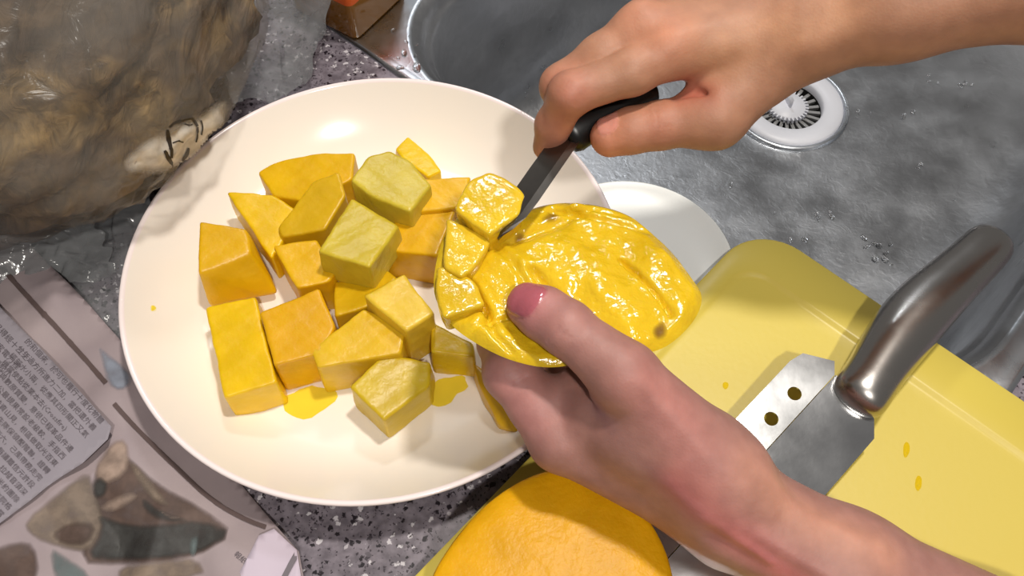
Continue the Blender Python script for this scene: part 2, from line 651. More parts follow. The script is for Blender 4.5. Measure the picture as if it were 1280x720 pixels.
s0 = P(788, 330, 0.011)
sr = 0.0600
prof = [(.0002, .0022), (.030, .0022), (.040, .0026), (.050, .0042), (.0565, .0066), (sr - .0008, .0080), (sr, .0082), (sr + .0006, .0076),
        (.0575, .0058), (.050, .0024), (.042, .0008), (.034, .0004), (.0325, .0000), (.031, .0004), (.0002, .0008)]
vs, fs = lathe_data(prof, 96)
sd = mobj('saucer', vs, fs, M['white_dish'])
sd.location = (s0.x, s0.y, 0.0032)
tag(sd, 'small white dish tucked behind the mango, between plate and cutting board', 'dish')

# ================================================================== cutting board
BZ = 0.0155
C0 = P(947, 276, BZ)
D1 = (P(1247, 478, BZ) - C0).normalized()
D2 = Vector((D1.y, -D1.x, 0))
if D2.dot(P(880, 350, BZ) - C0) < 0:
    D2 = -D2
BL, BW = 0.37, 0.265


def bpt(a, b, z):
    q = C0 + D1 * a + D2 * b
    return Vector((q.x, q.y, z))


def brect(ins, r, z, n=10, ia=None):
    pts = []
    ia = ins if ia is None else ia
    a0, a1, b0, b1 = ia, BW - ia, ins, BL - ins
    for ca, cb, s in ((a1 - r, b1 - r, 0), (a0 + r, b1 - r, 90), (a0 + r, b0 + r, 180), (a1 - r, b0 + r, 270)):
        for i in range(n):
            a = math.radians(s + 90 * i / (n - 1))
            pts.append(bpt(ca + r * math.cos(a), cb + r * math.sin(a), z))
    return pts


R0 = 0.030
loops = [brect(.0008, R0, .0110), brect(0, R0, .0118), brect(0, R0, BZ - .0010), brect(.0012, R0, BZ),
         brect(.0265, R0 * .6, BZ, ia=.0105), brect(.0280, R0 * .59, BZ - .0002, ia=.0118), brect(.0292, R0 * .58, BZ - .0014, ia=.0130), brect(.0310, R0 * .57, BZ - .0018, ia=.0148)]
vs, fs = loft(loops, cap0=True, cap1=True)
board = thing('cutting_board', '', '', bpt(.13, .18, .0028))
bs_o = mobj('slab', vs, fs, M['board'], board)
keep(bs_o)
autosmooth(bs_o, 50)
for fa, fb in ((.03, .16), (.225, .05), (.03, .335), (.235, .335)):
    q = bpt(fa, fb, 0)
    vs, fs = lathe_data([(.0005, .0032), (.0065, .0032), (.0075, .0040), (.0080, .0112)], 20, q)
    keep(mobj('rubber_foot', vs, fs, M['grey_plastic'], board))
tag(board, 'yellow plastic cutting board with a shallow recessed centre under the cleaver', 'cutting board')
BT = BZ - .0018


def drop(name, c, rx, ry, h, ang, m, label, cat, group=None, seed=0):
    rr = random.Random(seed)
    jg = .38 if rx > .005 else .12
    k = [1 + rr.uniform(-jg, jg) for _ in range(24)]
    k = [(k[i - 1] + k[i] + k[(i + 1) % 24]) / 3 for i in range(24)]
    loops = []
    for q, z in ((1.0, 0.00002), (.97, .35), (.8, .68), (.5, .92), (.05, 1.0)):
        lp = []
        for i in range(24):
            a = 2 * math.pi * i / 24
            x, y = rx * q * k[i] * math.cos(a), ry * q * k[i] * math.sin(a)
            lp.append((x * math.cos(ang) - y * math.sin(ang), x * math.sin(ang) + y * math.cos(ang), z * h))
        loops.append(lp)
    vs, fs = loft(loops, cap0=True, cap1=True)
    o = mobj(name, vs, fs, m)
    o.location = c
    return tag(o, label, cat, group)


# ================================================================== cleaver
cl = thing('cleaver', 'broad steel kitchen knife lying across the yellow cutting board', 'knife', P(1000, 560, BT))
heel = P(1048, 492, 0.031)
tipd = (P(846, 716, .0195) - P(1048, 492, 0.031))
ax = tipd.normalized()
side = ax.cross(Vector((0, 0, 1))).normalized()     # one side of the blade
if side.x < 0:
    side = -side                                    # towards the right-hand edge
nrm = side.cross(ax).normalized()
if nrm.z < 0:
    nrm = -nrm
_r = math.radians(7.5)                               # the knife rests rolled a little on its handle
side, nrm = (side * math.cos(_r) - nrm * math.sin(_r)), (nrm * math.cos(_r) + side * math.sin(_r))
BLEN = 0.160


def blpt(s, w, h):
    return heel + ax * s + side * w + nrm * h


# width runs from -0.027 (holes, ground strip) to +0.026
wl, wr = -0.028, 0.0265
ridge = wl + .0205


def blade_outline():
    pts = [(-.004, wl + .002), (.004, wl)]
    for i in range(9):
        pts.append((.004 + (BLEN - .03) * (i + 1) / 9, wl))
    for i in range(1, 10):
        a = math.pi / 2 * i / 9
        pts.append((BLEN - .026 + .03 * math.sin(a), wr - (wr - wl) * math.cos(a) * 1.0))
    pts += [(BLEN * .5, wr), (.006, wr), (-.002, wr - .006), (-.006, .012), (-.008, -.004), (-.012, -.012)]
    return pts


def plate_mesh(name, outline, holes, top, bot, m, parent):
    bm = bmesh.new()
    es = []
    for lp in [outline] + holes:
        vv = [bm.verts.new(blpt(s, w, top(s, w))) for s, w in lp]
        es += [bm.edges.new((vv[i], vv[(i + 1) % len(vv)])) for i in range(len(vv))]
    bmesh.ops.triangle_fill(bm, edges=es, use_beauty=True, normal=nrm)
    # drop faces inside the holes
    for f in list(bm.faces):
        c = f.calc_center_median() - heel
        s, w = c.dot(ax), c.dot(side)
        if any(inside(s, w, h) for h in holes):
            bm.faces.remove(f)
    r = bmesh.ops.extrude_face_region(bm, geom=bm.faces[:])
    nv = [x for x in r['geom'] if isinstance(x, bmesh.types.BMVert)]
    for v in nv:
        d = v.co - heel
        s, w = d.dot(ax), d.dot(side)
        v.co = blpt(s, w, bot(s, w))
    return keep(bobj(name, bm, m, parent, False))


def circle2(s, w, r, n=20):
    return [(s + r * math.cos(2 * math.pi * i / n), w + r * math.sin(2 * math.pi * i / n)) for i in range(n)]


def to_sw(px, py):
    p = P(px, py, 0.029)
    d = p - heel
    return d.dot(ax), d.dot(side)


ol = blade_outline()
strip = [(-.012, -.012)] + ol[:11] + [(BLEN - .022, ridge - .004), (BLEN - .03, ridge), (-.006, ridge)]
h0 = to_sw(991, 494)
h1 = to_sw(963, 524)
step = h1[0] - h0[0]
hw = (h0[1] + h1[1]) / 2
holes = [circle2(h0[0] + i * step, hw, .0036) for i in range(7) if h0[0] + i * step < BLEN - .04]
plate_mesh('blade', [(-.006, ridge + .0004), (BLEN - .03, ridge + .0004), (BLEN - .022, ridge - .004)] + ol[11:-2] + [(-.008, -.004)],
           [], lambda s, w: .0011, lambda s, w: -.0009, M['blade'], cl)
plate_mesh('ground_edge', strip, holes, lambda s, w: .0009 - max(0, ridge - w) * .06, lambda s, w: -.0007 - max(0, ridge - w) * .06, M['blade_bevel'], cl)
# handle: swept ellipse
h_a, h_b = P(1078, 486, .0335), P(1240, 290, .040)
hd = (h_b - h_a)
hl = hd.length
hx = hd.normalized()
hs = hx.cross(Vector((0, 0, 1))).normalized()
hn = hs.cross(hx).normalized()
loops = []
prof = [(-.098, .05, .05), (-.094, .42, .36), (-.082, .72, .62), (-.060, .90, .84), (-.03, .99, .96), (.04, .97, .98), (.12, .98, .98), (.25, 1.08, 1.03), (.40, 1.15, 1.06),
        (.55, 1.10, 1.02), (.70, 1.00, .97), (.82, .95, .92), (.90, .93, .88), (.96, .86, .8), (.99, .68, .62), (1.005, .35, .3), (1.008, .05, .05)]
for t, w, h in prof:
    bow = math.sin(max(0, min(1, t)) * math.pi * 1.6 - .3) * .0030
    c = h_a + hd * t - hs * (bow if hs.x > 0 else -bow)
    lp = []
    for i in range(36):
        a = 2 * math.pi * i / 36
        lp.append(c + hs * (.0146 * w * math.cos(a)) + hn * (.0125 * h * math.sin(a)))
    loops.append(lp)
vs, fs = loft(loops, cap0=True, cap1=True)
hd_o = mobj('handle', vs, fs, M['handle'], cl)
keep(hd_o)
md = hd_o.modifiers.new('sub', 'SUBSURF')
md.levels = md.render_levels = 1
# ================================================================== implicit surfaces
def sm(a, b, k):
    h = np.clip(k - np.abs(a - b), 0, None) / k
    return np.minimum(a, b) - h * h * k * 0.25


def s_cone(p, a, b, ra, rb):
    """capsule whose radius runs from ra to rb (smoothed)"""
    a = np.asarray(a, np.float32)
    b = np.asarray(b, np.float32)
    d = b - a
    L2 = float(d @ d) + 1e-12
    t = np.clip(((p - a) @ d) / L2, 0, 1)
    q = p - a - t[:, None] * d
    return np.sqrt((q * q).sum(1)) - (ra + (rb - ra) * t)


def seg_dist(p, pts):
    out = None
    if len(pts) == 1:
        pts = [pts[0], pts[0]]
    for a, b in zip(pts[:-1], pts[1:]):
        x = s_cone(p, a, b, 0, 0)
        out = x if out is None else np.minimum(out, x)
    return out


def surface_nets(f, lo, hi, h):
    """sparse naive surface nets of f over a box, then projection onto f = 0"""
    lo = np.array(lo, np.float32)
    nb = 4
    nc = (np.ceil((np.array(hi) - lo) / (h * nb)).astype(int)) + 1
    ii = np.stack(np.meshgrid(*[np.arange(k) for k in nc], indexing='ij'), -1).reshape(-1, 3)
    cen = (lo + (ii + 0.5 - 0.5 / nb) * (h * nb)).astype(np.float32)
    fc = f(cen)
    near = np.abs(fc) < h * nb * 1.6
    F = np.repeat(np.repeat(np.repeat(fc.reshape(nc), nb, 0), nb, 1), nb, 2).astype(np.float32)
    sub = np.stack(np.meshgrid(*[np.arange(nb)] * 3, indexing='ij'), -1).reshape(-1, 3)
    idx = (ii[near][:, None, :] * nb + sub[None]).reshape(-1, 3)
    vals = np.empty(len(idx), np.float32)
    for s in range(0, len(idx), 400000):
        vals[s:s + 400000] = f((lo + idx[s:s + 400000] * h).astype(np.float32))
    F[idx[:, 0], idx[:, 1], idx[:, 2]] = vals
    S = F < 0
    nx, ny, nz = F.shape
    cnt = np.zeros((nx - 1, ny - 1, nz - 1), np.int8)
    for a in (0, 1):
        for b in (0, 1):
            for c in (0, 1):
                cnt += S[a:nx - 1 + a, b:ny - 1 + b, c:nz - 1 + c]
    cells = np.argwhere((cnt > 0) & (cnt < 8))
    imap = -np.ones(cnt.shape, np.int32)
    imap[cells[:, 0], cells[:, 1], cells[:, 2]] = np.arange(len(cells))
    pos = np.zeros((len(cells), 3), np.float64)
    num = np.zeros(len(cells))
    for ax_ in range(3):
        o1, o2 = [k for k in range(3) if k != ax_]
        for a in (0, 1):
            for b in (0, 1):
                q0 = cells.copy()
                q0[:, o1] += a
                q0[:, o2] += b
                q1 = q0.copy()
                q1[:, ax_] += 1
                f0 = F[q0[:, 0], q0[:, 1], q0[:, 2]]
                f1 = F[q1[:, 0], q1[:, 1], q1[:, 2]]
                x = (f0 < 0) != (f1 < 0)
                t = np.where(x, f0 / np.where(x, f0 - f1, 1), 0)
                pp = q0.astype(float)
                pp[:, ax_] += t
                pos[x] += pp[x]
                num[x] += 1
    pos /= num[:, None]
    V = (lo + pos * h).astype(np.float32)
    faces = []
    for ax_ in range(3):
        o1, o2 = (ax_ + 1) % 3, (ax_ + 2) % 3
        sl0 = [slice(None)] * 3
        sl1 = [slice(None)] * 3
        sl0[ax_] = slice(0, -1)
        sl1[ax_] = slice(1, None)
        ch = np.argwhere(S[tuple(sl0)] != S[tuple(sl1)])
        ok = (ch[:, o1] > 0) & (ch[:, o2] > 0) & (ch[:, o1] < F.shape[o1] - 1) & (ch[:, o2] < F.shape[o2] - 1)
        ch = ch[ok]
        neg = S[ch[:, 0], ch[:, 1], ch[:, 2]]
        def cid(da, db):
            q = ch.copy()
            q[:, o1] += da
            q[:, o2] += db
            return imap[q[:, 0], q[:, 1], q[:, 2]]
        quad = np.stack([cid(-1, -1), cid(0, -1), cid(0, 0), cid(-1, 0)], 1)
        quad[~neg] = quad[~neg][:, ::-1]
        faces.append(quad)
    Fq = np.vstack(faces)
    Fq = Fq[(Fq >= 0).all(1)]
    e = np.float32(h * 0.3)
    for _ in range(2):
        f0 = f(V)
        g = np.stack([(f(V + np.eye(3, dtype=np.float32)[k] * e) - f0) / e for k in range(3)], 1)
        g2 = np.maximum((g * g).sum(1), .25)
        V = V - np.clip(f0, -h, h)[:, None] * g / g2[:, None]
    return V, Fq


def np_mesh(name, V, Q):
    me = bpy.data.meshes.new(name)
    me.vertices.add(len(V))
    me.vertices.foreach_set('co', np.asarray(V, np.float32).ravel())
    nq = len(Q)
    me.loops.add(nq * 4)
    me.loops.foreach_set('vertex_index', np.asarray(Q, np.int32).ravel())
    me.polygons.add(nq)
    me.polygons.foreach_set('loop_start', np.arange(0, nq * 4, 4, dtype=np.int32))
    me.polygons.foreach_set('loop_total', np.full(nq, 4, np.int32))
    me.update(calc_edges=True)
    me.validate()
    return me


VIEW = lambda px, py: (W(px, py, 1.0) - Vector((0, 0, CAMZ))).normalized()


class Arm:
    """a hand and forearm as one implicit body: palm group + fingers + fine relief"""

    def __init__(self):
        self.palm, self.fingers, self.relief, self.nails, self.tones = [], [], [], [], []

    def j(self, t):
        return np.array(W(*t[:3]), np.float32)

    def bone(self, a, b, ra, rb, k=.010):
        self.palm.append((self.j(a), self.j(b), ra, rb, k))

    def finger(self, joints, k=.006, bk=.004):
        self.fingers.append(([(self.j(q), q[3]) for q in joints], k, bk))

    def ridge(self, pts, w, amp):
        self.relief.append(([self.j(q) for q in pts], w, amp))

    def tone(self, pts, w, col, amt):
        self.tones.append(([self.j(q) for q in pts], w, np.array(col[:3]), amt))

    def nail(self, base, tip, toward, half, length, back):
        a = self.j(tip) - self.j(base)
        a = a / np.linalg.norm(a)
        n = np.array(toward, float)
        n = n - a * (n @ a)
        n /= np.linalg.norm(n)
        s = np.cross(a, n)
        self.nails.append((self.j(tip), a, n, s, half, length, back))

    def nail_mask(self, p):
        out = np.zeros(len(p), np.float32)
        for c, a, n, s, half, length, back in self.nails:
            q = p - c
            la, ls, ln = q @ a, q @ s, q @ n
            x = (la - (length / 2 - back)) / (length / 2)
            y = ls / half
            r = (np.abs(x) ** 3.2 + np.abs(y) ** 3.2) ** (1 / 3.2)
            out = np.maximum(out, np.where((ln > 0.0005) & (ln < .014), np.clip((1.06 - r) / .12, 0, 1), 0))
        return out

    def f(self, p):
        d = None
        for a, b, ra, rb, k in self.palm:
            x = s_cone(p, a, b, ra, rb)
            d = x if d is None else sm(d, x, k)
        tot = d
        for js, k, bk in self.fingers:
            fd = None
            for (a, ra), (b, rb) in zip(js[:-1], js[1:]):
                x = s_cone(p, a, b, ra, rb)
                fd = x if fd is None else sm(fd, x, bk)
            tot = sm(tot, sm(d, fd, k), .0016)
        for pts, w, amp in self.relief:
            x = seg_dist(p, pts)
            tot = tot - amp * self.gain * np.exp(-(x / w) ** 2)
        if self.nails:
            m_ = self.nail_mask(p)
            # plate slightly proud in the middle with a groove round it
            tot = tot - .00035 * m_ + .0007 * np.exp(-((m_ - .35) / .25) ** 2) * (m_ > 0.02) * (m_ < .98)
        return tot

    def box(self):
        pts = []
        for a, b, ra, rb, k in self.palm:
            pts += [a - ra, a + ra, b - rb, b + rb]
        for js, k, bk in self.fingers:
            for a, r in js:
                pts += [a - r, a + r]
        pts = np.array(pts)
        return pts.min(0) - .006, pts.max(0) + .006

    def build(self, base, h=.0011):
        lo, hi = self.box()
        V, Q = surface_nets(self.f, lo, hi, h)
        c = np.tile(np.array(base[:3]), (len(V), 1))
        for pts, w, col, amt in self.tones:
            x = seg_dist(V, pts)
            t = (amt * np.exp(-(x / w) ** 2))[:, None]
            c = c * (1 - t) + col * t
        nm = self.nail_mask(V)
        c = c * (1 - nm[:, None]) + np.array(self.nail_col[:3]) * nm[:, None]
        return V, Q, c, nm


def L_(r, g, b):
    return srgb(r, g, b)


# ------------------------------------------------------------------ right hand (holds the small knife)
R = Arm()
R.gain = 1.35
R.nail_col = L_(216, 150, 132)
# forearm: radius and ulna side
R.bone((1012, 28, .374), (1120, 2, .362), .0200, .0215, .012)
R.bone((1560, -85, .340), (2500, -215, .305), .0330, .0400, .016)
R.bone((1120, 2, .362), (1330, -42, .342), .0212, .0255, .012)
R.bone((1330, -42, .342), (1560, -85, .328), .0255, .0300, .012)
R.bone((1012, 30, .398), (1120, -2, .388), .0185, .0205, .016)
R.bone((1120, -2, .388), (1560, -85, .352), .0205, .0290, .016)
# metacarpals
R.bone((1005, 42, .376), (852, 60, .376), .0165, .0108, .013)
R.bone((1005, 34, .388), (806, 36, .381), .0165, .0105, .013)
R.bone((1008, 36, .400), (828, 42, .399), .0160, .0105, .013)
R.bone((1012, 34, .408), (852, 62, .415), .0155, .0100, .010)
# thumb base and the muscle between thumb and index
R.bone((972, 70, .380), (893, 145, .384), .0142, .0126, .008)
R.bone((950, 82, .386), (892, 104, .386), .0145, .0090, .008)
R.bone((960, 78, .398), (910, 122, .402), .0130, .0115, .008)
# fingers
R.finger([(893, 145, .384, .0128), (824, 157, .385, .0101), (790, 163, .386, .0097), (763, 171, .388, .0090)], .010)
R.finger([(852, 60, .376, .0110), (790, 90, .373, .0095), (713, 117, .375, .0090), (692, 156, .390, .0077), (684, 183, .402, .0066)], .008)
R.finger([(806, 36, .381, .0112), (752, 72, .382, .0098), (703, 108, .386, .0094), (715, 140, .408, .0084), (738, 152, .418, .0074)], .008)
R.finger([(828, 42, .399, .0110), (742, 100, .412, .0092), (748, 132, .428, .0080), (770, 142, .428, .0072)], .008)
R.finger([(852, 62, .415, .0100), (785, 100, .428, .0078), (782, 128, .436, .0070), (792, 138, .432, .0064)], .008)
# knuckles, tendons, creases
R.ridge([(843, 47, .366), (832, 52, .366)], .0075, .0013)
R.ridge([(795, 22, .372), (788, 26, .373)], .0080, .0013)
R.ridge([(718, 112, .366), (712, 117, .366)], .0060, .0010)
R.ridge([(845, 50, .366), (900, 30, .366), (960, 20, .366)], .0035, .0007)
R.ridge([(800, 20, .372), (880, 12, .374), (960, 10, .374)], .0035, .0006)
R.ridge([(900, 115, .374), (950, 85, .370), (1000, 55, .364)], .0050, .0009)
R.ridge([(1010, 60, .358), (1070, 30, .352), (1180, 12, .342)], .0050, .0008)
for dx in (-6, 1, 7):
    R.ridge([(826 + dx, 138, .376), (829 + dx, 158, .3745), (826 + dx, 178, .377)], .0008, -.00035)
for dx in (-5, 3):
    R.ridge([(713 + dx, 104, .367), (722 + dx, 118, .3655), (726 + dx, 132, .367)], .0009, -.0003)
R.ridge([(846, 119, .380), (868, 117, .377), (884, 121, .375)], .0028, -.0022)
R.nail((824, 157, .385), (763, 171, .388), tuple(-np.array(VIEW(763, 171)) + np.array([-.75, .75, .25])), .0058, .0100, .0050)
R.tone([(763, 171, .386), (748, 176, .388)], .012, L_(226, 140, 110), .55)
R.tone([(824, 155, .376)], .010, L_(206, 120, 96), .35)
R.tone([(716, 118, .366), (690, 175, .395)], .010, L_(200, 120, 104), .45)
R.tone([(703, 105, .378)], .010, L_(206, 128, 108), .45)
R.tone([(838, 50, .366)], .012, L_(222, 146, 112), .5)
R.tone([(795, 20, .372)], .012, L_(222, 150, 120), .4)
R.tone([(862, 118, .378), (885, 122, .376)], .008, L_(180, 84, 72), .6)
R.tone([(900, 70, .364), (960, 50, .362), (1050, 25, .350)], .012, L_(206, 152, 112), .5)

# ------------------------------------------------------------------ left hand (holds the mango cheek)
H = Arm()
H.gain = 1.6
H.nail_col = L_(176, 96, 106)
H.bone((918, 636, .366), (1060, 712, .366), .0210, .0220, .012)
H.bone((1520, 950, .382), (1950, 1165, .375), .0350, .0400, .016)
H.bone((1060, 712, .366), (1300, 838, .368), .0220, .0280, .012)
H.bone((1300, 838, .368), (1520, 950, .372), .0280, .0330, .012)
H.bone((925, 655, .392), (1060, 722, .392), .0190, .0210, .016)
H.bone((1060, 722, .392), (1520, 950, .392), .0210, .0310, .016)
# thumb metacarpal, index..little metacarpals
H.bone((905, 592, .358), (780, 470, .348), .0175, .0120, .012)
H.bone((905, 632, .374), (700, 550, .379), .0180, .0118, .013)
H.bone((905, 640, .390), (700, 545, .396), .0180, .0110, .013)
H.bone((905, 645, .402), (708, 535, .411), .0170, .0110, .013)
H.bone((910, 648, .408), (728, 528, .422), .0160, .0100, .013)
# muscle between thumb and index
H.bone((880, 588, .361), (800, 540, .363), .0170, .0145, .013)
H.bone((800, 540, .363), (748, 520, .369), .0145, .0118, .012)
H.bone((870, 560, .372), (790, 490, .380), .0160, .0110, .012)
H.bone((800, 530, .372), (722, 488, .378), .0110, .0098, .010)
# thumb
H.finger([(780, 470, .348, .0128), (745, 440, .3485, .0108), (708, 410, .351, .0109), (680, 392, .3555, .0105), (661, 382, .3595, .0093)], .009)
# index
H.finger([(702, 550, .379, .0130), (672, 506, .380, .0124), (638, 466, .383, .0116), (622, 430, .403, .0088), (646, 404, .414, .0076)], .008)
H.finger([(700, 545, .396, .0118), (650, 455, .415, .0100), (675, 410, .426, .0086), (715, 392, .426, .0076)], .008)
H.finger([(708, 535, .411, .0112), (676, 452, .428, .0096), (705, 412, .432, .0084), (745, 398, .428, .0074)], .008)
H.finger([(728, 528, .422, .0100), (712, 465, .432, .0084), (742, 430, .434, .0074), (770, 420, .430, .0066)], .008)
# relief: tendons, vein, knuckles, creases
H.ridge([(782, 452, .337), (774, 458, .337)], .0080, .0012)
H.ridge([(800, 478, .336), (850, 530, .339), (905, 590, .342), (960, 640, .345)], .0034, .0009)
H.ridge([(745, 495, .352), (800, 555, .350), (850, 610, .347), (900, 655, .346), (960, 705, .345)], .0030, .0010)
H.ridge([(790, 520, .352), (840, 568, .350)], .0050, -.0007)
H.ridge([(925, 655, .345), (985, 690, .344), (1060, 735, .343)], .0030, .0009)
H.ridge([(895, 665, .349), (950, 706, .346)], .0060, -.0010)
H.ridge([(955, 598, .346), (1010, 640, .346), (1100, 690, .345)], .0050, .0008)
H.ridge([(697, 556, .366), (688, 548, .366)], .0070, .0010)
for q in (-7, 0, 7):
    H.ridge([(690 + q, 432 + q * .7, .344), (704 + q, 416 + q * .7, .340), (724 + q, 396 + q * .7, .344)], .0008, -.00035)
H.ridge([(660, 470, .371), (640, 480, .371)], .0009, -.0004)
H.nail((708, 410, .351), (661, 382, .3595), tuple(-np.array(VIEW(665, 385)) + np.array([.10, .12, .3])), .0079, .0165, .0088)
H.tone([(664, 384, .350), (645, 372, .358)], .010, L_(204, 124, 130), .6)
H.tone([(708, 410, .342)], .012, L_(186, 128, 122), .35)
H.tone([(750, 505, .352), (800, 560, .349), (850, 612, .347), (880, 645, .347)], .0038, L_(112, 78, 100), .7)
H.tone([(800, 500, .340), (850, 565, .343), (890, 600, .344)], .0030, L_(128, 92, 104), .5)
H.tone([(850, 600, .346), (905, 655, .346), (960, 705, .345), (1010, 745, .345)], .0085, L_(206, 112, 112), .6)
H.tone([(800, 478, .338), (840, 520, .339), (880, 600, .342)], .011, L_(196, 126, 118), .5)
H.tone([(640, 480, .372), (660, 520, .370)], .014, L_(204, 140, 138), .5)
H.tone([(930, 590, .346), (1000, 640, .346), (1100, 690, .345)], .010, L_(210, 152, 124), .6)

V1_, Q1_, c1_, n1_ = R.build(L_(178, 130, 102))
V2_, Q2_, c2_, n2_ = H.build(L_(166, 121, 111))
Vp = np.vstack([V1_, V2_])
Qp = np.vstack([Q1_, Q2_ + len(V1_)])
me = np_mesh('person', Vp, Qp)
attr = me.color_attributes.new('tone', 'FLOAT_COLOR', 'POINT')
cc = np.concatenate([np.vstack([c1_, c2_]), np.concatenate([n1_, n2_])[:, None]], 1).astype(np.float32)
attr.data.foreach_set('color', cc.ravel())
person = link('person', me, M['skin'])
tag(person, 'bare hands and forearms, one cutting with a knife, one holding the mango cheek', 'person')

# ================================================================== small knife in the right hand
kn = thing('paring_knife', 'small knife with black handle gripped above the plate, tip in the mango', 'knife', W(620, 293, .382))
ka, kb = W(812, 108, .402), W(708, 170, .393)      # handle butt .. front
kt = W(617, 297, .3765)                            # tip
kx = (kb - ka).normalized()
vd = VIEW(740, 160)
ks = kx.cross(vd).normalized()
kh = ks.cross(kx).normalized()
loops = []
for t, w, h in ((-.03, .25, .3), (-.02, .75, .8), (.0, .95, .95), (.25, .85, .9), (.5, .95, 1), (.75, 1.12, 1.05), (.92, 1.18, 1.05), (.99, 1.05, .95), (1.02, .6, .6)):
    c = ka.lerp(kb, t)
    loops.append([c + ks * (.0080 * w * math.cos(2 * math.pi * i / 24)) + kh * (.0062 * h * math.sin(2 * math.pi * i / 24)) for i in range(24)])
vs, fs = loft(loops, cap0=True, cap1=True)
keep(mobj('handle', vs, fs, M['black'], kn))
b0 = kb.lerp(ka, .06)
bx = (kt - b0)
bl = bx.length
bx.normalize()
bs = bx.cross(VIEW(660, 240)).normalized()
if bs.x < 0:
    bs = -bs                                        # to the lower-right edge
bs = (Matrix.Rotation(math.radians(38), 3, bx) @ bs).normalized()
bn = bs.cross(bx).normalized()
# blade outline: (along, spine side, edge side)
secs = [(t, a * 1.3, b * 1.3) for t, a, b in [(0, -.0050, .0050), (.15, -.0052, .0052), (.40, -.0050, .0056), (.62, -.0046, .0060), (.76, -.0030, .0058), (.88, .0002, .0044), (.96, .0014, .0026), (1.0, .0018, .0020)]]
vs, fs = [], []
for t, a, b_ in secs:
    c = b0 + bx * (bl * t)
    for w, th in ((a, .0007), (b_ - (b_ - a) * .25, .0007), (b_, .00008), (b_ - (b_ - a) * .25, -.0007), (a, -.0007)):
        vs.append(c + bs * w + bn * th)
for k in range(len(secs) - 1):
    for i in range(5):
        j = (i + 1) % 5
        fs.append((k * 5 + i, k * 5 + j, (k + 1) * 5 + j, (k + 1) * 5 + i))
fs.append((4, 3, 2, 1, 0))
fs.append(tuple(range((len(secs) - 1) * 5, len(secs) * 5)))
keep(mobj('blade', vs, fs, M['fruit_blade'], kn, False))

# ================================================================== mango cheek in the left hand
MZ = 0.1200
out_px = [(543, 372), (541, 345), (548, 308), (562, 278), (585, 255), (622, 262), (650, 262), (690, 250), (735, 250), (785, 263), (812, 285), (842, 312), (866, 345),
          (881, 366), (872, 396), (838, 430), (806, 440), (745, 446), (690, 459), (640, 449), (600, 430), (563, 405)]
outw = [P(x, y, MZ)[:2] for x, y in out_px]
outw = resample(chaikin(outw, 2), 220)
cx = sum(p[0] for p in outw) / len(outw)
cy = sum(p[1] for p in outw) / len(outw)
cheek = thing('mango_cheek', 'scored mango half held in the hand, glossy yellow flesh facing up', 'mango', (cx, cy, MZ - .036))


def wp(pts):
    return [np.array(P(x, y, MZ)[:2]) for x, y in pts]


grooves = [  # (polyline, width, depth)
    (wp([(612, 300), (580, 345), (600, 372), (612, 395)]), .0012, .0050),
    (wp([(560, 338), (590, 352), (606, 382)]), .0012, .0045),
    (wp([(556, 400), (585, 388), (605, 384)]), .0012, .0030),
    (wp([(640, 440), (618, 420), (606, 384)]), .0012, .0030),
    (wp([(575, 420), (606, 405), (640, 395)]), .0012, .0028),
    (wp([(665, 340), (690, 365), (712, 400)]), .0018, .0035),
    (wp([(776, 325), (800, 348), (822, 372), (838, 394)]), .0010, .0040),
    (wp([(640, 302), (700, 278), (740, 262), (800, 275)]), .0022, .0030),
    (wp([(690, 262), (740, 272), (790, 282), (812, 287)]), .0016, .0035),
    (wp([(612, 300), (640, 330), (655, 352)]), .0020, .0020),
]
humps = [(wp([(700, 320), (740, 350), (790, 400)]), .011, .0038), (wp([(820, 330), (850, 370)]), .009, .0030), (wp([(600, 405), (625, 425)]), .006, .0025),
         (wp([(635, 325), (650, 335)]), .008, .0030), (wp([(720, 262), (790, 275)]), .005, .0030), (wp([(575, 365)]) * 2, .006, .0025)]


def polyd(q, pts):
    best = 1e9
    for a, b in zip(pts[:-1], pts[1:]):
        d = b - a
        t = max(0, min(1, float((q - a) @ d) / (float(d @ d) + 1e-12)))
        best = min(best, float(np.linalg.norm(q - a - t * d)))
    return best


NA, NR = 220, 54
vs = []
for i in range(NR):
    t = (i / (NR - 1)) ** 0.85
    for a in range(NA):
        x, y = cx + (outw[a][0] - cx) * t, cy + (outw[a][1] - cy) * t
        q = np.array((x, y))
        z = MZ
        e = 1 - t
        edge = min(1.0, e / .10)
        for pts, w, dp in grooves:
            z -= dp * math.exp(-(polyd(q, pts) / w) ** 2) * edge
        for pts, w, dp in humps:
            z += dp * math.exp(-(polyd(q, pts) / w) ** 2) * edge
        nz = noise.fractal(Vector((x * 90, y * 90, 3)), 1.0, 2.0, 3)
        z += .0011 * nz * edge
        nz2 = noise.noise(Vector((x * 45, y * 45, 9)))
        z += .0016 * nz2 * edge
        z -= .0022 * (1 - edge) ** 2
        vs.append((x, y, z))
fs = []
for i in range(NR - 1):
    for a in range(NA):
        b_ = (a + 1) % NA
        fs.append((i * NA + a, (i + 1) * NA + a, (i + 1) * NA + b_, i * NA + b_))
flesh = mobj('flesh', vs, fs, M['wet_flesh'], cheek)
keep(flesh)
flesh.color = srgb(236, 198, 40)
# skin: dome below
loops = []
for k in range(16):
    t = k / 15
    s = max(.02, 1 - t)
    z = MZ - .0022 - .031 * (1 - s ** 2.2)
    loops.append([(cx + (p[0] - cx) * s, cy + (p[1] - cy) * s, z) for p in outw[::2]])
vs, fs = loft(loops, cap1=True)
sk = mobj('peel', vs, fs, M['mango_skin'], cheek)
keep(sk)


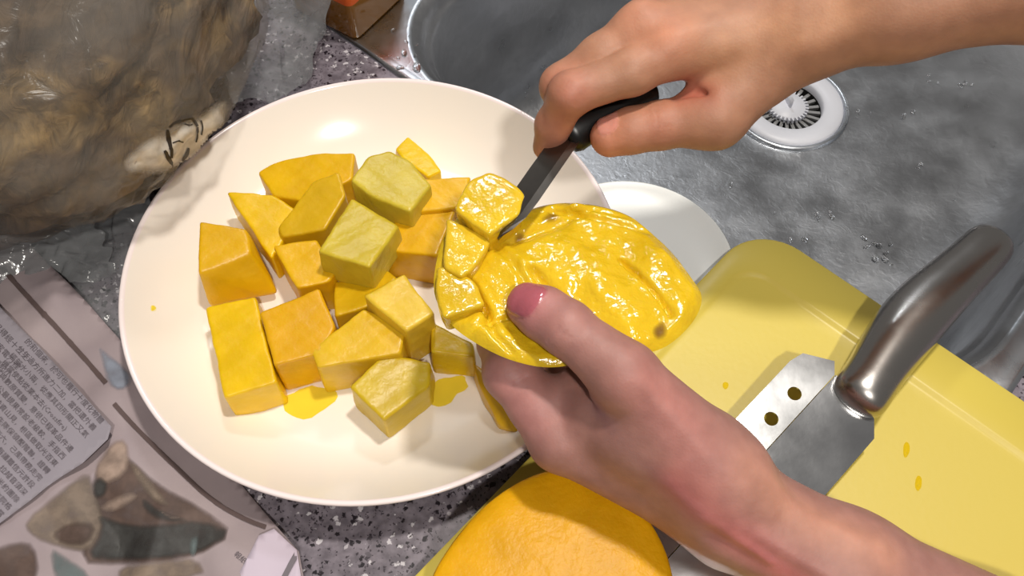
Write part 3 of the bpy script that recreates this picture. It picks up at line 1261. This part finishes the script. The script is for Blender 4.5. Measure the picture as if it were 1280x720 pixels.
def wob(p, sd):
    """cheap smooth noise"""
    a = np.sin(p[:, 0] * 310 + sd) * np.sin(p[:, 1] * 270 + 1.7 * sd + 1.3 * np.sin(p[:, 2] * 190))
    b = np.sin(p[:, 0] * 150 - p[:, 1] * 190 + 2.1 * sd) * np.sin(p[:, 2] * 230 + p[:, 0] * 90 + sd)
    c = np.sin(p[:, 0] * 620 + p[:, 2] * 410 + sd) * np.sin(p[:, 1] * 700 - p[:, 2] * 300)
    return a * .5 + b * .6 + c * .25


def soft_chunk(name, pts, m, parent=None, rnd_=.0018, amp=.0004, seed=0, h=.0010):
    """soft-edged convex piece of fruit through the given corner points"""
    bm = bmesh.new()
    for p in pts:
        bm.verts.new(p)
    r = bmesh.ops.convex_hull(bm, input=bm.verts[:])
    kill = {x for x in r['geom_interior'] + r['geom_unused'] if isinstance(x, bmesh.types.BMVert)}
    if kill:
        bmesh.ops.delete(bm, geom=list(kill), context='VERTS')
    bm.normal_update()
    cen = sum((v.co for v in bm.verts), Vector()) / len(bm.verts)
    planes = []
    for f in bm.faces:
        if f.calc_area() < 2e-7:
            continue
        n = f.normal if f.normal.dot(f.calc_center_median() - cen) > 0 else -f.normal
        d = n.dot(f.verts[0].co)
        if not any(n.dot(Vector(q[0])) > .985 for q in planes):
            planes.append((np.array(n, np.float32), np.float32(d)))
    lo = np.array([min(v.co[k] for v in bm.verts) for k in range(3)]) - .004
    hi = np.array([max(v.co[k] for v in bm.verts) for k in range(3)]) + .004
    bm.free()

    def f(p):
        d = None
        for n, o_ in planes:
            x = p @ n - o_ - .0007
            d = x if d is None else -sm(-d, -x, rnd_)
        return d - amp * wob(p, seed)
    V, Q = surface_nets(f, lo, hi, h)
    o = link(name, np_mesh(name, V, Q), m, parent)
    return o


cubes = [  # top polygon in the photo, top height, bottom height
    ([(570, 262), (585, 228), (610, 216), (628, 222), (655, 243), (650, 266), (612, 293)], .1330, .1130, (236, 198, 46)),
    ([(560, 276), (582, 283), (612, 300), (594, 332), (576, 345), (556, 334)], .1270, .1120, (238, 200, 54)),
    ([(549, 336), (566, 334), (592, 352), (604, 380), (556, 396), (546, 372)], .1250, .1120, (232, 194, 46)),
]
for i, (tp, zt, zb, col) in enumerate(cubes):
    pts = [P(x, y, zt) for x, y in tp]
    c = sum(pts, Vector()) / len(pts)
    pts += [Vector((c.x + (p.x - c.x) * .92, c.y + (p.y - c.y) * .92, zb)) for p in pts]
    o = soft_chunk('flesh_cube', pts, M['wet_flesh'], cheek, .0018, .0005, i)
    keep(o)
    o.color = srgb(*col)

# ================================================================== mango half on the board
hz = 0.046
hc = P(692, 738, hz)
half = thing('mango_half', 'large half mango lying cut side up below the holding hand', 'mango', (hc.x, hc.y, BT))
hpx = [(533, 730), (560, 682), (600, 634), (648, 599), (700, 581), (755, 592), (800, 630), (834, 684), (846, 740), (838, 800), (800, 850), (730, 880), (650, 870), (570, 830), (530, 780)]
hw_ = [P(x, y, hz)[:2] for x, y in hpx]
hw_ = resample(chaikin(hw_, 3), 120)
hx_, hy_ = sum(p[0] for p in hw_) / 120, sum(p[1] for p in hw_) / 120
loops = []
for t, z in ((1.0, -.0022), (.992, -.0008), (.975, .0002), (.94, .0010), (.86, .0018), (.7, .0026), (.5, .003), (.3, .0032), (.1, .0033), (.005, .0033)):
    loops.append([(hx_ + (p[0] - hx_) * t, hy_ + (p[1] - hy_) * t,
                   hz + z + .0006 * noise.noise(Vector((p[0] * t * 60, p[1] * t * 60, 1)))) for p in hw_])
vs, fs = loft(loops)
o = keep(mobj('flesh', vs, fs, M['smooth_flesh'], half))
o.color = srgb(236, 176, 14)
loops = []
dep = hz - .0022 - BT
for k in range(14):
    t = k / 13
    s = math.cos(t * math.pi / 2) ** .55 if k < 13 else .02
    z = hz - .0022 - dep * math.sin(t * math.pi / 2)
    loops.append([(hx_ + (p[0] - hx_) * s, hy_ + (p[1] - hy_) * s, z) for p in hw_])
vs, fs = loft(loops, cap1=True)
keep(mobj('peel', vs, fs, M['mango_skin'], half))

# ================================================================== mango chunks on the plate
chunks = [
    # px polygon of the top, z top, z bottom, extra low points (px,py,z), colour, label
    ([(323, 213), (345, 202), (400, 195), (443, 198), (441, 226), (385, 250), (340, 240)], .034, .008, [], (238, 190, 16),
     'orange mango wedge with curved back, farthest left at the top of the pile'),
    ([(287, 246), (342, 247), (368, 262), (352, 300), (338, 318)], .030, .006, [], (242, 200, 10),
     'flat bright yellow mango slice behind the leftmost stacked chunk'),
    ([(393, 231), (424, 222), (432, 248), (405, 285), (352, 290), (347, 280)], .036, .006, [], (222, 180, 24),
     'olive gold mango chunk between the curved wedge and the pale green cubes'),
    ([(441, 228), (461, 199), (487, 190), (513, 203), (537, 230), (512, 262), (464, 245)], .052, .030, [], (214, 192, 66),
     'pale green mango cube on top at the back of the pile'),
    ([(440, 247), (497, 280), (462, 335), (400, 318)], .050, .028, [], (214, 190, 58),
     'pale green mango block tilted on top in the middle of the pile'),
    ([(530, 226), (587, 224), (575, 258), (526, 262)], .042, .010, [], (242, 192, 26),
     'orange yellow mango chunk right behind the held mango half'),
    ([(498, 268), (530, 258), (568, 266), (545, 318), (480, 308)], .036, .006, [], (238, 186, 16),
     'deep orange mango chunk right of the tilted pale green block'),
    ([(510, 170), (495, 186), (505, 200), (535, 222), (550, 214), (540, 198), (522, 186)], .022, .010, [], (246, 208, 10),
     'small bright yellow mango scrap at the very back of the pile'),
    ([(253, 282), (308, 288), (311, 314), (252, 338)], .038, .006, [(346, 366, .012), (264, 382, .012)], (232, 182, 14),
     'two toned mango chunk at the left edge of the pile above the tall block'),
    ([(343, 308), (395, 299), (418, 342), (410, 352), (372, 360)], .034, .006, [], (240, 190, 22),
     'yellow mango cube in the pile with a lit slanted top, left of pale block'),
    ([(258, 384), (318, 371), (345, 478), (282, 496)], .030, .006, [], (244, 202, 12),
     'tall bright yellow mango block at the lower left of the pile'),
    ([(327, 392), (398, 363), (418, 408), (400, 440), (344, 455)], .036, .006, [], (234, 178, 10),
     'deep orange mango block beside the tall bright yellow block'),
    ([(390, 438), (455, 388), (505, 412), (500, 440), (398, 458)], .036, .006, [], (236, 194, 40),
     'long yellow mango block lying in front of the glistening cube'),
    ([(457, 372), (505, 346), (541, 390), (508, 412)], .046, .008, [], (236, 200, 66),
     'glistening mango cube with bright wet top, nearest the held half'),
    ([(440, 486), (480, 447), (537, 452), (535, 480), (480, 523)], .030, .006, [], (214, 184, 34),
     'kite shaped olive yellow mango chunk lowest on the plate'),
    ([(418, 350), (480, 335), (495, 350), (460, 385), (420, 395)], .030, .006, [], (226, 184, 24),
     'half hidden mango chunk under the tilted pale green block'),
    ([(541, 405), (590, 430), (592, 445), (540, 440)], .030, .006, [], (226, 190, 30),
     'shaded mango chunk just under the edge of the held mango half'),
    ([(594, 458), (640, 490), (645, 540), (625, 530), (600, 480)], .022, .006, [], (228, 180, 24),
     'mango chunk on the plate mostly hidden behind the holding fingers'),
]
for i, (tp, zt, zb, low, col, lab) in enumerate(chunks):
    pts = [P(x, y, zt) for x, y in tp]
    c = sum(pts, Vector()) / len(pts)
    base_ = []
    for p in pts:
        q = Vector((c.x + (p.x - c.x) * 1.03, c.y + (p.y - c.y) * 1.03, zb))
        rr_ = math.hypot(q.x - PLX, q.y - PLY)
        q.z = max(zb, plate_z(rr_) + .0006)
        base_.append(q)
    rr = random.Random(i)
    gx, gy = rr.uniform(-.14, .14), rr.uniform(-.14, .14)
    pts = [p + Vector((0, 0, gx * (p.x - c.x) + gy * (p.y - c.y))) for p in pts]
    pts += base_ + [P(x, y, z) for x, y, z in low]
    o = soft_chunk('mango_chunk', pts, M['flesh'], None, .0016, .0003, i + 20)
    o.color = srgb(*col)
    # origin to the base
    b0_ = Vector((c.x, c.y, zb))
    o.data.transform(Matrix.Translation(-b0_))
    o.location = b0_
    tag(o, lab, 'mango chunk', 'mango chunks piled on the cream plate')

# juice on plate and board
for i, (px, py, rx, ry, ang, lab) in enumerate([
        (385, 500, .013, .008, .3, 'yellow juice smear on the plate below the orange block'),
        (556, 488, .013, .007, .5, 'yellow green juice smear on the plate right of the kite shaped chunk'),
        (203, 404, .0022, .0018, 0, 'tiny yellow juice spot alone on the left of the plate')]):
    p = P(px, py, .0062)
    z = plate_z(math.hypot(p.x - PLX, p.y - PLY))
    drop('juice_smear', (p.x, p.y, z + .0001), rx, ry, .0004, ang, M['smear'], lab, 'juice', None, i)
for i, (px, py, lab) in enumerate([(1133, 562, 'yellow juice drop on the cutting board, higher of the two right of the blade'),
                                   (1148, 604, 'yellow juice drop on the cutting board, lower of the two right of the blade'),
                                   (907, 482, 'small juice drop on the board left of the cleaver blade'),
                                   (1048, 486, 'tiny drop on the board by the cleaver heel')][:3]):
    drop('juice_drop', P(px, py, BT), .0016, .0042 if i < 2 else .002, .0012, -.35, M['smear'], lab, 'juice', None, 30 + i)

# ================================================================== decals: thin printed patches lying on a surface
def bvh_of(objs):
    vs, fs = [], []
    for o in objs:
        k = len(vs)
        mw = o.matrix_world
        par = o.parent
        off = Vector((0, 0, 0))
        vs += [v.co.copy() for v in o.data.vertices]
        fs += [tuple(i + k for i in p.vertices) for p in o.data.polygons]
    return BVHTree.FromPolygons(vs, fs)


def onto(bvh, px, py, lift):
    d = VIEW(px, py)
    h = bvh.ray_cast(Vector((0, 0, CAMZ)), d)
    if h[0] is None:
        return None
    n = h[1] if h[1].dot(d) < 0 else -h[1]
    return h[0] + n * lift


def decal(name, bvh, poly, m, parent, lift=.0003, step=3.0, smooth_it=1, soft=0):
    lift += .0004
    poly = chaikin(poly, smooth_it) if smooth_it else poly
    x0, x1 = min(p[0] for p in poly), max(p[0] for p in poly)
    y0, y1 = min(p[1] for p in poly), max(p[1] for p in poly)
    bm = bmesh.new()
    vv = [bm.verts.new((p[0], p[1], 0)) for p in poly]
    bm.faces.new(vv)
    for k in range(int(x0 // step) + 1, int(x1 // step) + 1):
        bmesh.ops.bisect_plane(bm, geom=bm.verts[:] + bm.edges[:] + bm.faces[:], plane_co=(k * step, 0, 0), plane_no=(1, 0, 0))
    for k in range(int(y0 // step) + 1, int(y1 // step) + 1):
        bmesh.ops.bisect_plane(bm, geom=bm.verts[:] + bm.edges[:] + bm.faces[:], plane_co=(0, k * step, 0), plane_no=(0, 1, 0))
    bad = []
    ly = bm.verts.layers.float_color.new('edge') if soft else None
    pa = np.array(poly)
    pb = np.roll(pa, -1, 0)
    for v in bm.verts:
        if soft:
            c_ = np.array((v.co.x, v.co.y))
            d_ = pb - pa
            t_ = np.clip(((c_ - pa) * d_).sum(1) / ((d_ * d_).sum(1) + 1e-9), 0, 1)
            e_ = np.sqrt(((c_ - pa - t_[:, None] * d_) ** 2).sum(1)).min()
            k_ = min(1.0, e_ / soft)
            v[ly] = (k_, k_, k_, 1)
        q = onto(bvh, v.co.x, v.co.y, lift)
        if q is None:
            bad.append(v)
        else:
            v.co = q
    bmesh.ops.delete(bm, geom=bad, context='VERTS')
    bmesh.ops.triangulate(bm, faces=bm.faces[:])
    for f in bm.faces:
        f.normal_update()
    me = bpy.data.meshes.new(name)
    bm.to_mesh(me)
    bm.free()
    o = link(name, me, m, parent)
    if parent is not None:
        keep(o)
    return o


def stroke(pts, w):
    """polyline in the photo -> polygon of width w (list of widths or a number)"""
    pts = chaikin(pts, 2, False)
    n = len(pts)
    L, Rr = [], []
    for i, p in enumerate(pts):
        a, b = pts[max(0, i - 1)], pts[min(n - 1, i + 1)]
        dx, dy = b[0] - a[0], b[1] - a[1]
        l = math.hypot(dx, dy) or 1
        ww = w if not isinstance(w, (list, tuple)) else np.interp(i / (n - 1), np.linspace(0, 1, len(w)), w)
        L.append((p[0] - dy / l * ww / 2, p[1] + dx / l * ww / 2))
        Rr.append((p[0] + dy / l * ww / 2, p[1] - dx / l * ww / 2))
    return L + Rr[::-1]


def soft_edged(m, amount=1.0):
    nt, N, L, b = nodes(m)
    at = N.new('ShaderNodeVertexColor')
    at.layer_name = 'edge'
    n = tex(m, 'ShaderNodeTexNoise', 120, 4)
    mr = N.new('ShaderNodeMapRange')
    mr.inputs[1].default_value = 0.25
    mr.inputs[2].default_value = 0.75
    mr.inputs[3].default_value = 0.55
    mr.inputs[4].default_value = 1.15
    L.new(n.outputs[0], mr.inputs[0])
    mu = N.new('ShaderNodeMath')
    mu.operation = 'MULTIPLY'
    mu.use_clamp = True
    L.new(at.outputs[0], mu.inputs[0])
    L.new(mr.outputs[0], mu.inputs[1])
    m2 = N.new('ShaderNodeMath')
    m2.operation = 'MULTIPLY'
    m2.inputs[1].default_value = amount
    L.new(mu.outputs[0], m2.inputs[0])
    L.new(m2.outputs[0], b.inputs['Alpha'])


for k in ('photo_dark', 'photo_tan', 'photo_brown', 'photo_skin', 'photo_teal', 'photo_blue'):
    soft_edged(M[k])
soft_edged(M['bag_print'], 0.92)

# ================================================================== newspaper
news = thing('newspaper', 'crumpled printed newspaper sheets spread on the counter below the plastic bag', 'newspaper', P(150, 600, 0))


def sheet(name, poly, hfun, m, parent, step=.004, thick=.00025):
    pw = [P(x, y, .008)[:2] for x, y in poly]
    x0, x1 = min(p[0] for p in pw), max(p[0] for p in pw)
    y0, y1 = min(p[1] for p in pw), max(p[1] for p in pw)
    bm = bmesh.new()
    bm.faces.new([bm.verts.new((p[0], p[1], 0)) for p in pw])
    for k in range(1, int((x1 - x0) / step) + 1):
        bmesh.ops.bisect_plane(bm, geom=bm.verts[:] + bm.edges[:] + bm.faces[:], plane_co=(x0 + k * step, 0, 0), plane_no=(1, 0, 0))
    for k in range(1, int((y1 - y0) / step) + 1):
        bmesh.ops.bisect_plane(bm, geom=bm.verts[:] + bm.edges[:] + bm.faces[:], plane_co=(0, y0 + k * step, 0), plane_no=(0, 1, 0))
    bmesh.ops.triangulate(bm, faces=bm.faces[:])
    for v in bm.verts:
        v.co.z = hfun(v.co.x, v.co.y)
    bm.normal_update()
    if sum(f.normal.z for f in bm.faces) < 0:
        bmesh.ops.reverse_faces(bm, faces=bm.faces[:])
    o = bobj(name, bm, m, parent)
    keep(o)
    md = o.modifiers.new('thickness', 'SOLIDIFY')
    md.thickness = thick
    md.offset = -1
    return o


def crease(x, y, s, seed):
    """faceted crumple: folded ridges"""
    v = 0
    for k in range(4):
        a = seed * 1.7 + k * 1.13
        u = x * math.cos(a) + y * math.sin(a)
        u = u * s * (1 + .35 * k) + seed + .6 * noise.noise(Vector((x * 14, y * 14, seed + k)))
        v += abs((u % 1.0) - .5) * (1 / (1 + k * .5))
    return v


def h_low(x, y):
    w = min(1, max(0, (math.hypot(x - PLX, y - PLY) - .120) / .06))
    return .0012 + (.0125 * crease(x, y, 15, 2) + .0060 * (noise.noise(Vector((x * 22, y * 22, 1))) + .5)) * w


def h_top(x, y):
    return h_low(x, y) * .40 + .0105 + .0020 * crease(x, y, 9, 5) + .002 * noise.noise(Vector((x * 16, y * 16, 4)))


lowpoly = [(-90, 205), (-20, 250), (0, 268), (60, 330), (112, 382), (155, 430), (185, 480), (235, 540), (290, 592), (330, 640), (374, 690), (380, 722), (400, 800), (-90, 800)]
lo_o = sheet('lower_sheet', lowpoly, h_low, M['paper'], news)
toppoly = [(-90, 290), (-30, 350), (14, 398), (56, 440), (100, 488), (146, 540), (142, 556), (110, 586), (70, 616), (5, 668), (-90, 735)]
tp_o = sheet('text_page', toppoly, h_top, M['paper_text'], news)
flap = [(326, 672), (345, 664), (373, 690), (379, 724), (390, 790), (255, 790), (300, 722)]
fl_o = sheet('folded_flap', flap, lambda x, y: .010 + .004 * crease(x, y, 16, 8), mat('pale_newsprint', srgb(204, 190, 204), 0.7), news)
bl_ = bvh_of([lo_o])
bt_ = bvh_of([tp_o])
bf_ = bvh_of([fl_o])
SF = 7
for poly_, mk, lf in (
        ([(112, 590), (150, 560), (200, 606), (255, 634), (298, 668), (240, 702), (150, 710), (95, 706), (118, 650)], 'photo_brown', .0003),
        ([(118, 640), (165, 655), (205, 655), (252, 648), (298, 668), (240, 698), (150, 704), (104, 700), (128, 664)], 'photo_dark', .0007),
        ([(28, 652), (75, 612), (112, 586), (120, 612), (132, 645), (130, 664), (112, 694), (80, 688), (56, 682), (33, 668)], 'photo_tan', .0006),
        ([(60, 668), (90, 650), (124, 655), (112, 684), (80, 684)], 'photo_brown', .0009),
        ([(116, 588), (140, 552), (160, 548), (166, 586), (146, 606), (122, 606)], 'photo_skin', .0009),
        ([(114, 604), (128, 594), (140, 606), (134, 622), (118, 626)], 'photo_dark', .0012),
        ([(124, 632), (165, 612), (178, 622), (150, 640), (130, 642)], 'photo_skin', .0011),
        ([(158, 572), (176, 584), (200, 612), (218, 636), (196, 632), (172, 606)], 'photo_tan', .0010),
        ([(176, 618), (205, 640), (246, 652), (206, 656), (180, 640)], 'photo_dark', .0011),
        ([(186, 628), (210, 644), (232, 648), (212, 652)], 'photo_skin', .0014),
        ([(146, 708), (205, 700), (250, 695), (264, 724), (150, 735)], 'photo_tan', .0010),
        ([(-20, 690), (20, 676), (44, 680), (52, 722), (30, 740), (-20, 740)], 'photo_brown', .0009),
        ([(58, 682), (90, 700), (112, 716), (120, 740), (70, 740)], 'photo_teal', .0009),
        ([(236, 672), (252, 668), (248, 696), (238, 700)], 'photo_teal', .0012)):
    decal('printed_photo', bl_, poly_, M[mk], lo_o, lf, soft=SF)
decal('printed_rule', bl_, stroke([(-30, 300), (0, 333), (40, 375), (85, 425), (118, 462), (133, 480)], 6), M['news_rule'], lo_o, .0006, smooth_it=0)
decal('printed_rule', bl_, stroke([(143, 505), (160, 525), (190, 556), (225, 590), (265, 628), (310, 652), (333, 660)], 5.5), M['news_rule'], lo_o, .0006, smooth_it=0)
decal('printed_rule', bf_, stroke([(376, 686), (362, 710), (350, 735)], 7), mat('grey_rule_ink', srgb(120, 112, 118), .8), fl_o, .0006, smooth_it=0)
decal('printed_picture', bl_, [(122, 432), (133, 440), (160, 462), (168, 480), (150, 492), (134, 482), (126, 450)], M['photo_blue'], lo_o, .0006, soft=6)
# printed text, thin letters lying on the pages
fonts = {}


def text_mesh(s, size):
    cu = bpy.data.curves.new('txt', 'FONT')
    cu.body = s
    cu.size = size
    cu.resolution_u = 1
    o = bpy.data.objects.new('txt', cu)
    COL.objects.link(o)
    dg = bpy.context.evaluated_depsgraph_get()
    me = bpy.data.meshes.new_from_object(o.evaluated_get(dg))
    bpy.data.objects.remove(o)
    bpy.data.curves.remove(cu)
    return me


def print_line(s, bvh, px, py, ang, size, parent, m):
    me = text_mesh(s, size)
    ca, sa = math.cos(ang), math.sin(ang)
    ok = True
    bm = bmesh.new()
    bm.from_mesh(me)
    bad = []
    for v in bm.verts:
        x, y = v.co.x, -v.co.y
        q = onto(bvh, px + x * ca - y * sa, py + x * sa + y * ca, .0005)
        if q is None:
            bad.append(v)
        else:
            v.co = q
    bmesh.ops.delete(bm, geom=bad, context='VERTS')
    bm.to_mesh(me)
    bm.free()
    if len(me.polygons):
        o = link('text_line', me, m, parent, False)
        keep(o)


words_ = '的一是在不了有和人這中大為上個國我以要他時來用們生到作地於出就分對成會可主發年動同工也能下過子說產種面而方後多定行學法所民得經十三之進著等部度家電力裡如水化高自二理起小物現實加量都兩體制機當使點從業本去把性好應開它合還因由其些然前外天政四日那社義事平形相全表間樣與關各重新線內數正心反你明看原又麼利比或但質氣第向道命此變條只沒結解問意建月公無系軍很情者最立代想已通並提直題黨程展五果料象員革位入常文總次品式活設及管特件長求老頭基資邊流路級少圖山統接知較將組見計別她手角期根論運農指幾九區強放決西被幹做必戰先回則任取據處隊南給色光門即保治北造百規熱領七海口東導器壓志世金增爭濟階油思術極交受聯什認六共權收證改清己美再採轉更單風切打白教速花帶安場身車例真務具萬每目至達走積示議聲報鬥完類八離華名確才科張信馬節話米整空元況今集溫傳土許步群廣石記需段研界拉林律叫且究觀越織裝影算低持音眾書布復容兒須際商非驗連斷深難近礦千周委素技備半辦青省列習響約支般史感勞便團往酸歷市克何除消構府稱太準精值號率族維劃選標寫存候毛親快效斯院查江型眼王按格養易置派層片始卻專狀育廠京識適屬圓包火住調滿縣局照參紅細引聽該鐵價嚴'
ang = math.radians(47)
wi = 0
for k in range(17):
    # start of each line: marching down-left, parallel lines
    sx, sy = 30 - k * 9.6, 426 + k * 9.0
    sx, sy = sx + 14, sy + 16
    n_ch = 14
    if k == 3:
        s = words_[wi:wi + 8] + '(Crossfire)'
    else:
        s = ''
        for q in range(n_ch):
            s += words_[(wi + q * 7) % len(words_)]
            if q == (k * 5) % 9 + 3:
                s += '，'
    wi = (wi + 31) % 400
    x0_, y0_ = sx - math.cos(ang) * 20, sy - math.sin(ang) * 20
    print_line(s, bt_, x0_, y0_, ang, 9.4, tp_o, M['news_ink'])
for k in range(3):
    print_line(words_[60 + k * 9:66 + k * 9], bt_, -8 - k * 11, 408 + k * 11, ang, 10, tp_o, M['news_ink'])
print_line('報紙', bl_, 292, 694, math.radians(42), 9, lo_o, M['news_ink'])

# ================================================================== plastic bag with its brown bundle
bag = thing('plastic_bag', 'big clear plastic bag bulging beside the plate, milky print on its corner', 'bag', P(120, 180, 0))
bc = Vector((-0.3395, 0.3965, 0.0))
ba = Vector((.192, .162, .098))


def blob(c, a, amp, fr, seed, nu=150, nv=70, squash=.62, wr=0.0):
    loops = []
    for k in range(nv):
        ph = (k / (nv - 1)) * math.pi * .985 - math.pi / 2 + .02
        lp = []
        for i in range(nu):
            th = 2 * math.pi * i / nu
            cp, sp = math.cos(ph), math.sin(ph)
            e1 = .96
            x = math.copysign(abs(math.cos(th)) ** e1, math.cos(th)) * cp ** .7
            y = math.copysign(abs(math.sin(th)) ** e1, math.sin(th)) * cp ** .7
            z = sp
            d = Vector((x, y, z))
            r = 1 + amp * noise.fractal(d * fr + Vector((seed, 0, 0)), .8, 2.1, 4)
            if wr:
                u = d.x * 2.2 + d.y * 1.3 + .5 * noise.noise(d * 2 + Vector((seed, 3, 3)))
                r += wr * abs(noise.noise(Vector((u * 7, d.z * 1.5, seed))))
            p = Vector((c.x + a.x * x * r, c.y + a.y * y * r, c.z + a.z + a.z * z * r))
            p.z = max(p.z, .0015 if wr else .004)
            lp.append(p)
        loops.append(lp)
    return loft(loops, cap1=True)


vs, fs = blob(bc, ba, .035, 2.2, 4.0, wr=.05)
film = keep(mobj('film', vs, fs, M['film'], bag))
vs, fs = blob(bc, ba * .93, .10, 2.6, 8.0, 170, 80)
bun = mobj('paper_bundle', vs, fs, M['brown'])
tag(bun, 'crumpled brown paper filling the clear plastic bag', 'paper')
bb = bvh_of([film])
# loose film: top right flap and the skirt on the counter


def film_sheet(name, grid_px, nu, nv, amp, fr, seed, m):
    """bilinear patch through four corners given as (px,py,z); crumpled"""
    a, b, c, d = [P(*q) for q in grid_px]
    vs, fs = [], []
    for j in range(nv):
        for i in range(nu):
            s, t = i / (nu - 1), j / (nv - 1)
            p = (a * (1 - s) + b * s) * (1 - t) + (d * (1 - s) + c * s) * t
            n1 = abs(noise.fractal(Vector((p.x * fr, p.y * fr, seed)), .8, 2.1, 4))
            n2 = abs(noise.noise(Vector(((p.x * .9 + p.y * .3) * fr * 2.6, (p.y - p.x) * fr * .4, seed + 5))))
            p.z = max(.001, p.z + amp * (n1 * .8 + n2 * .8 - .2))
            ee = .004 * noise.noise(Vector((s * 7, t * 7, seed + 9)))
            p.x += ee
            p.y += ee
            vs.append(p)
    for j in range(nv - 1):
        for i in range(nu - 1):
            k = j * nu + i
            fs.append((k, k + 1, k + nu + 1, k + nu))
    return keep(mobj(name, vs, fs, m, bag))


film_sheet('loose_film', [(262, -40, .09), (424, -60, .06), (392, 104, .004), (292, 140, .030)], 70, 70, .030, 18, 2, M['film_clear'])
film_sheet('film_skirt', [(60, 300, .012), (190, 205, .012), (215, 430, .0015), (70, 420, .0015)], 70, 70, .007, 24, 7, M['film_clear'])
film_sheet('film_skirt', [(-60, 290, .03), (120, 270, .02), (150, 345, .006), (-60, 390, .008)], 50, 50, .010, 20, 11, M['film_clear'])
milky = decal('milky_print', bb, [(152, 196), (176, 176), (205, 160), (240, 145), (282, 118), (284, 142), (272, 172), (246, 196), (214, 216), (184, 218), (156, 216)], M['bag_print'], bag, .0006, soft=14)
for pts, w in (([(208, 160), (209, 172), (212, 184), (212, 196)], [3, 6, 4, 3]),
               ([(203, 188), (208, 196), (214, 206)], [3, 6, 2]),
               ([(210, 157), (218, 152), (230, 148), (236, 147)], [2, 3.5, 2, 3]),
               ([(237, 146), (241, 152), (244, 157)], [3, 4, 3]),
               ([(244, 158), (245, 168), (243, 176)], 2),
               ([(248, 150), (251, 158), (249, 168)], 2),
               ([(214, 178), (222, 175), (227, 176)], 1.6),
               ([(233, 184), (231, 192), (226, 199)], [2, 4.5, 2]),
               ([(228, 154), (234, 156), (238, 155)], 1.4)):
    decal('printed_mark', bb, stroke(pts, w), M['ink'], milky, .0010, 3, 0)

# ================================================================== bottle at the sink corner
jA, jB = P(446, 53, 0.0032), P(500, 2, 0.0032)
j1 = (jB - jA).normalized()
j2 = Vector((-j1.y, j1.x, 0))
JS = .058
jc = jA + (j1 + j2) * JS / 2
bo = thing('square_bottle', 'square amber bottle with orange contents standing on the sink rim corner', 'bottle', (jc.x, jc.y, .0032))


def sq(ins, r, z, n=7):
    h = JS / 2 - ins
    pts = []
    for sx, sy, a0 in ((1, 1, 0), (-1, 1, 90), (-1, -1, 180), (1, -1, 270)):
        for i in range(n):
            a = math.radians(a0 + 90 * i / (n - 1))
            u, v = sx * (h - r) + r * math.cos(a), sy * (h - r) + r * math.sin(a)
            q = j1 * u + j2 * v
            pts.append((q.x, q.y, z))
    return pts


vs, fs = loft([sq(.003, .004, 0), sq(.0008, .005, .0008), sq(0, .005, .003), sq(0, .005, .030)], cap0=True)
mobj('glass_base', vs, fs, M['amber'], bo)
vs, fs = loft([sq(0, .005, .030), sq(0, .005, .075), sq(.006, .008, .084), sq(.014, .012, .090), sq(.015, .012, .100)], cap1=True)
mobj('orange_body', vs, fs, M['orange'], bo)

# ================================================================== water on the steel
wr_ = random.Random(3)
bm = bmesh.new()


def add_drop(bm, c, r, k, flat):
    mtx = Matrix.Translation(c) @ Matrix.Rotation(wr_.uniform(0, 3), 4, 'Z') @ Matrix.Diagonal((r, r * k, r * flat, 1))
    bmesh.ops.create_icosphere(bm, subdivisions=2, radius=1, matrix=mtx)


for px, py, r in ((505, 66, .0035), (521, 84, .0045), (500, 85, .0030), (508, 52, .0018), (520, 56, .0015), (492, 38, .0022), (519, 70, .0016), (512, 45, .001), (498, 72, .001)):
    add_drop(bm, P(px, py, .0026), r, wr_.uniform(.5, .9), .45)
wb = bobj('rim_water_drops', bm, M['water'])
tag(wb, 'water droplets on the bright sink rim corner', 'water', kind='stuff')
bm = bmesh.new()
pools = [(1085, 303), (1105, 305), (1102, 320), (1115, 330), (1000, 300), (1172, 97), (1210, 100), (1083, 137), (1135, 145), (1250, 182), (1262, 190), (1235, 180), (1270, 205),
         (1100, 385), (1125, 366), (1030, 270), (960, 262), (905, 235), (1150, 210), (1245, 222), (1265, 232), (1205, 255)]
for px, py in pools:
    for q in range(wr_.randint(1, 4)):
        add_drop(bm, P(px + wr_.uniform(-12, 12), py + wr_.uniform(-6, 6), -.1635), wr_.uniform(.001, .004), wr_.uniform(.3, .9), .3)
wb = bobj('basin_water_drops', bm, M['water'])
tag(wb, 'water droplets scattered on the sink basin floor', 'water', kind='stuff')

# ================================================================== bruises on the held flesh
bfl = bvh_of([flesh])
M['bruise'] = mat('bruise_brown', srgb(128, 92, 44), 0.2)
soft_edged(M['bruise'], 0.8)
for poly_ in ([(640, 296), (650, 288), (660, 296), (655, 306), (644, 308)], [(812, 412), (828, 398), (836, 410), (832, 424), (818, 426)],
              [(672, 276), (690, 262), (702, 270), (690, 280)]):
    decal('bruise', bfl, poly_, M['bruise'], flesh, .0002, soft=7)
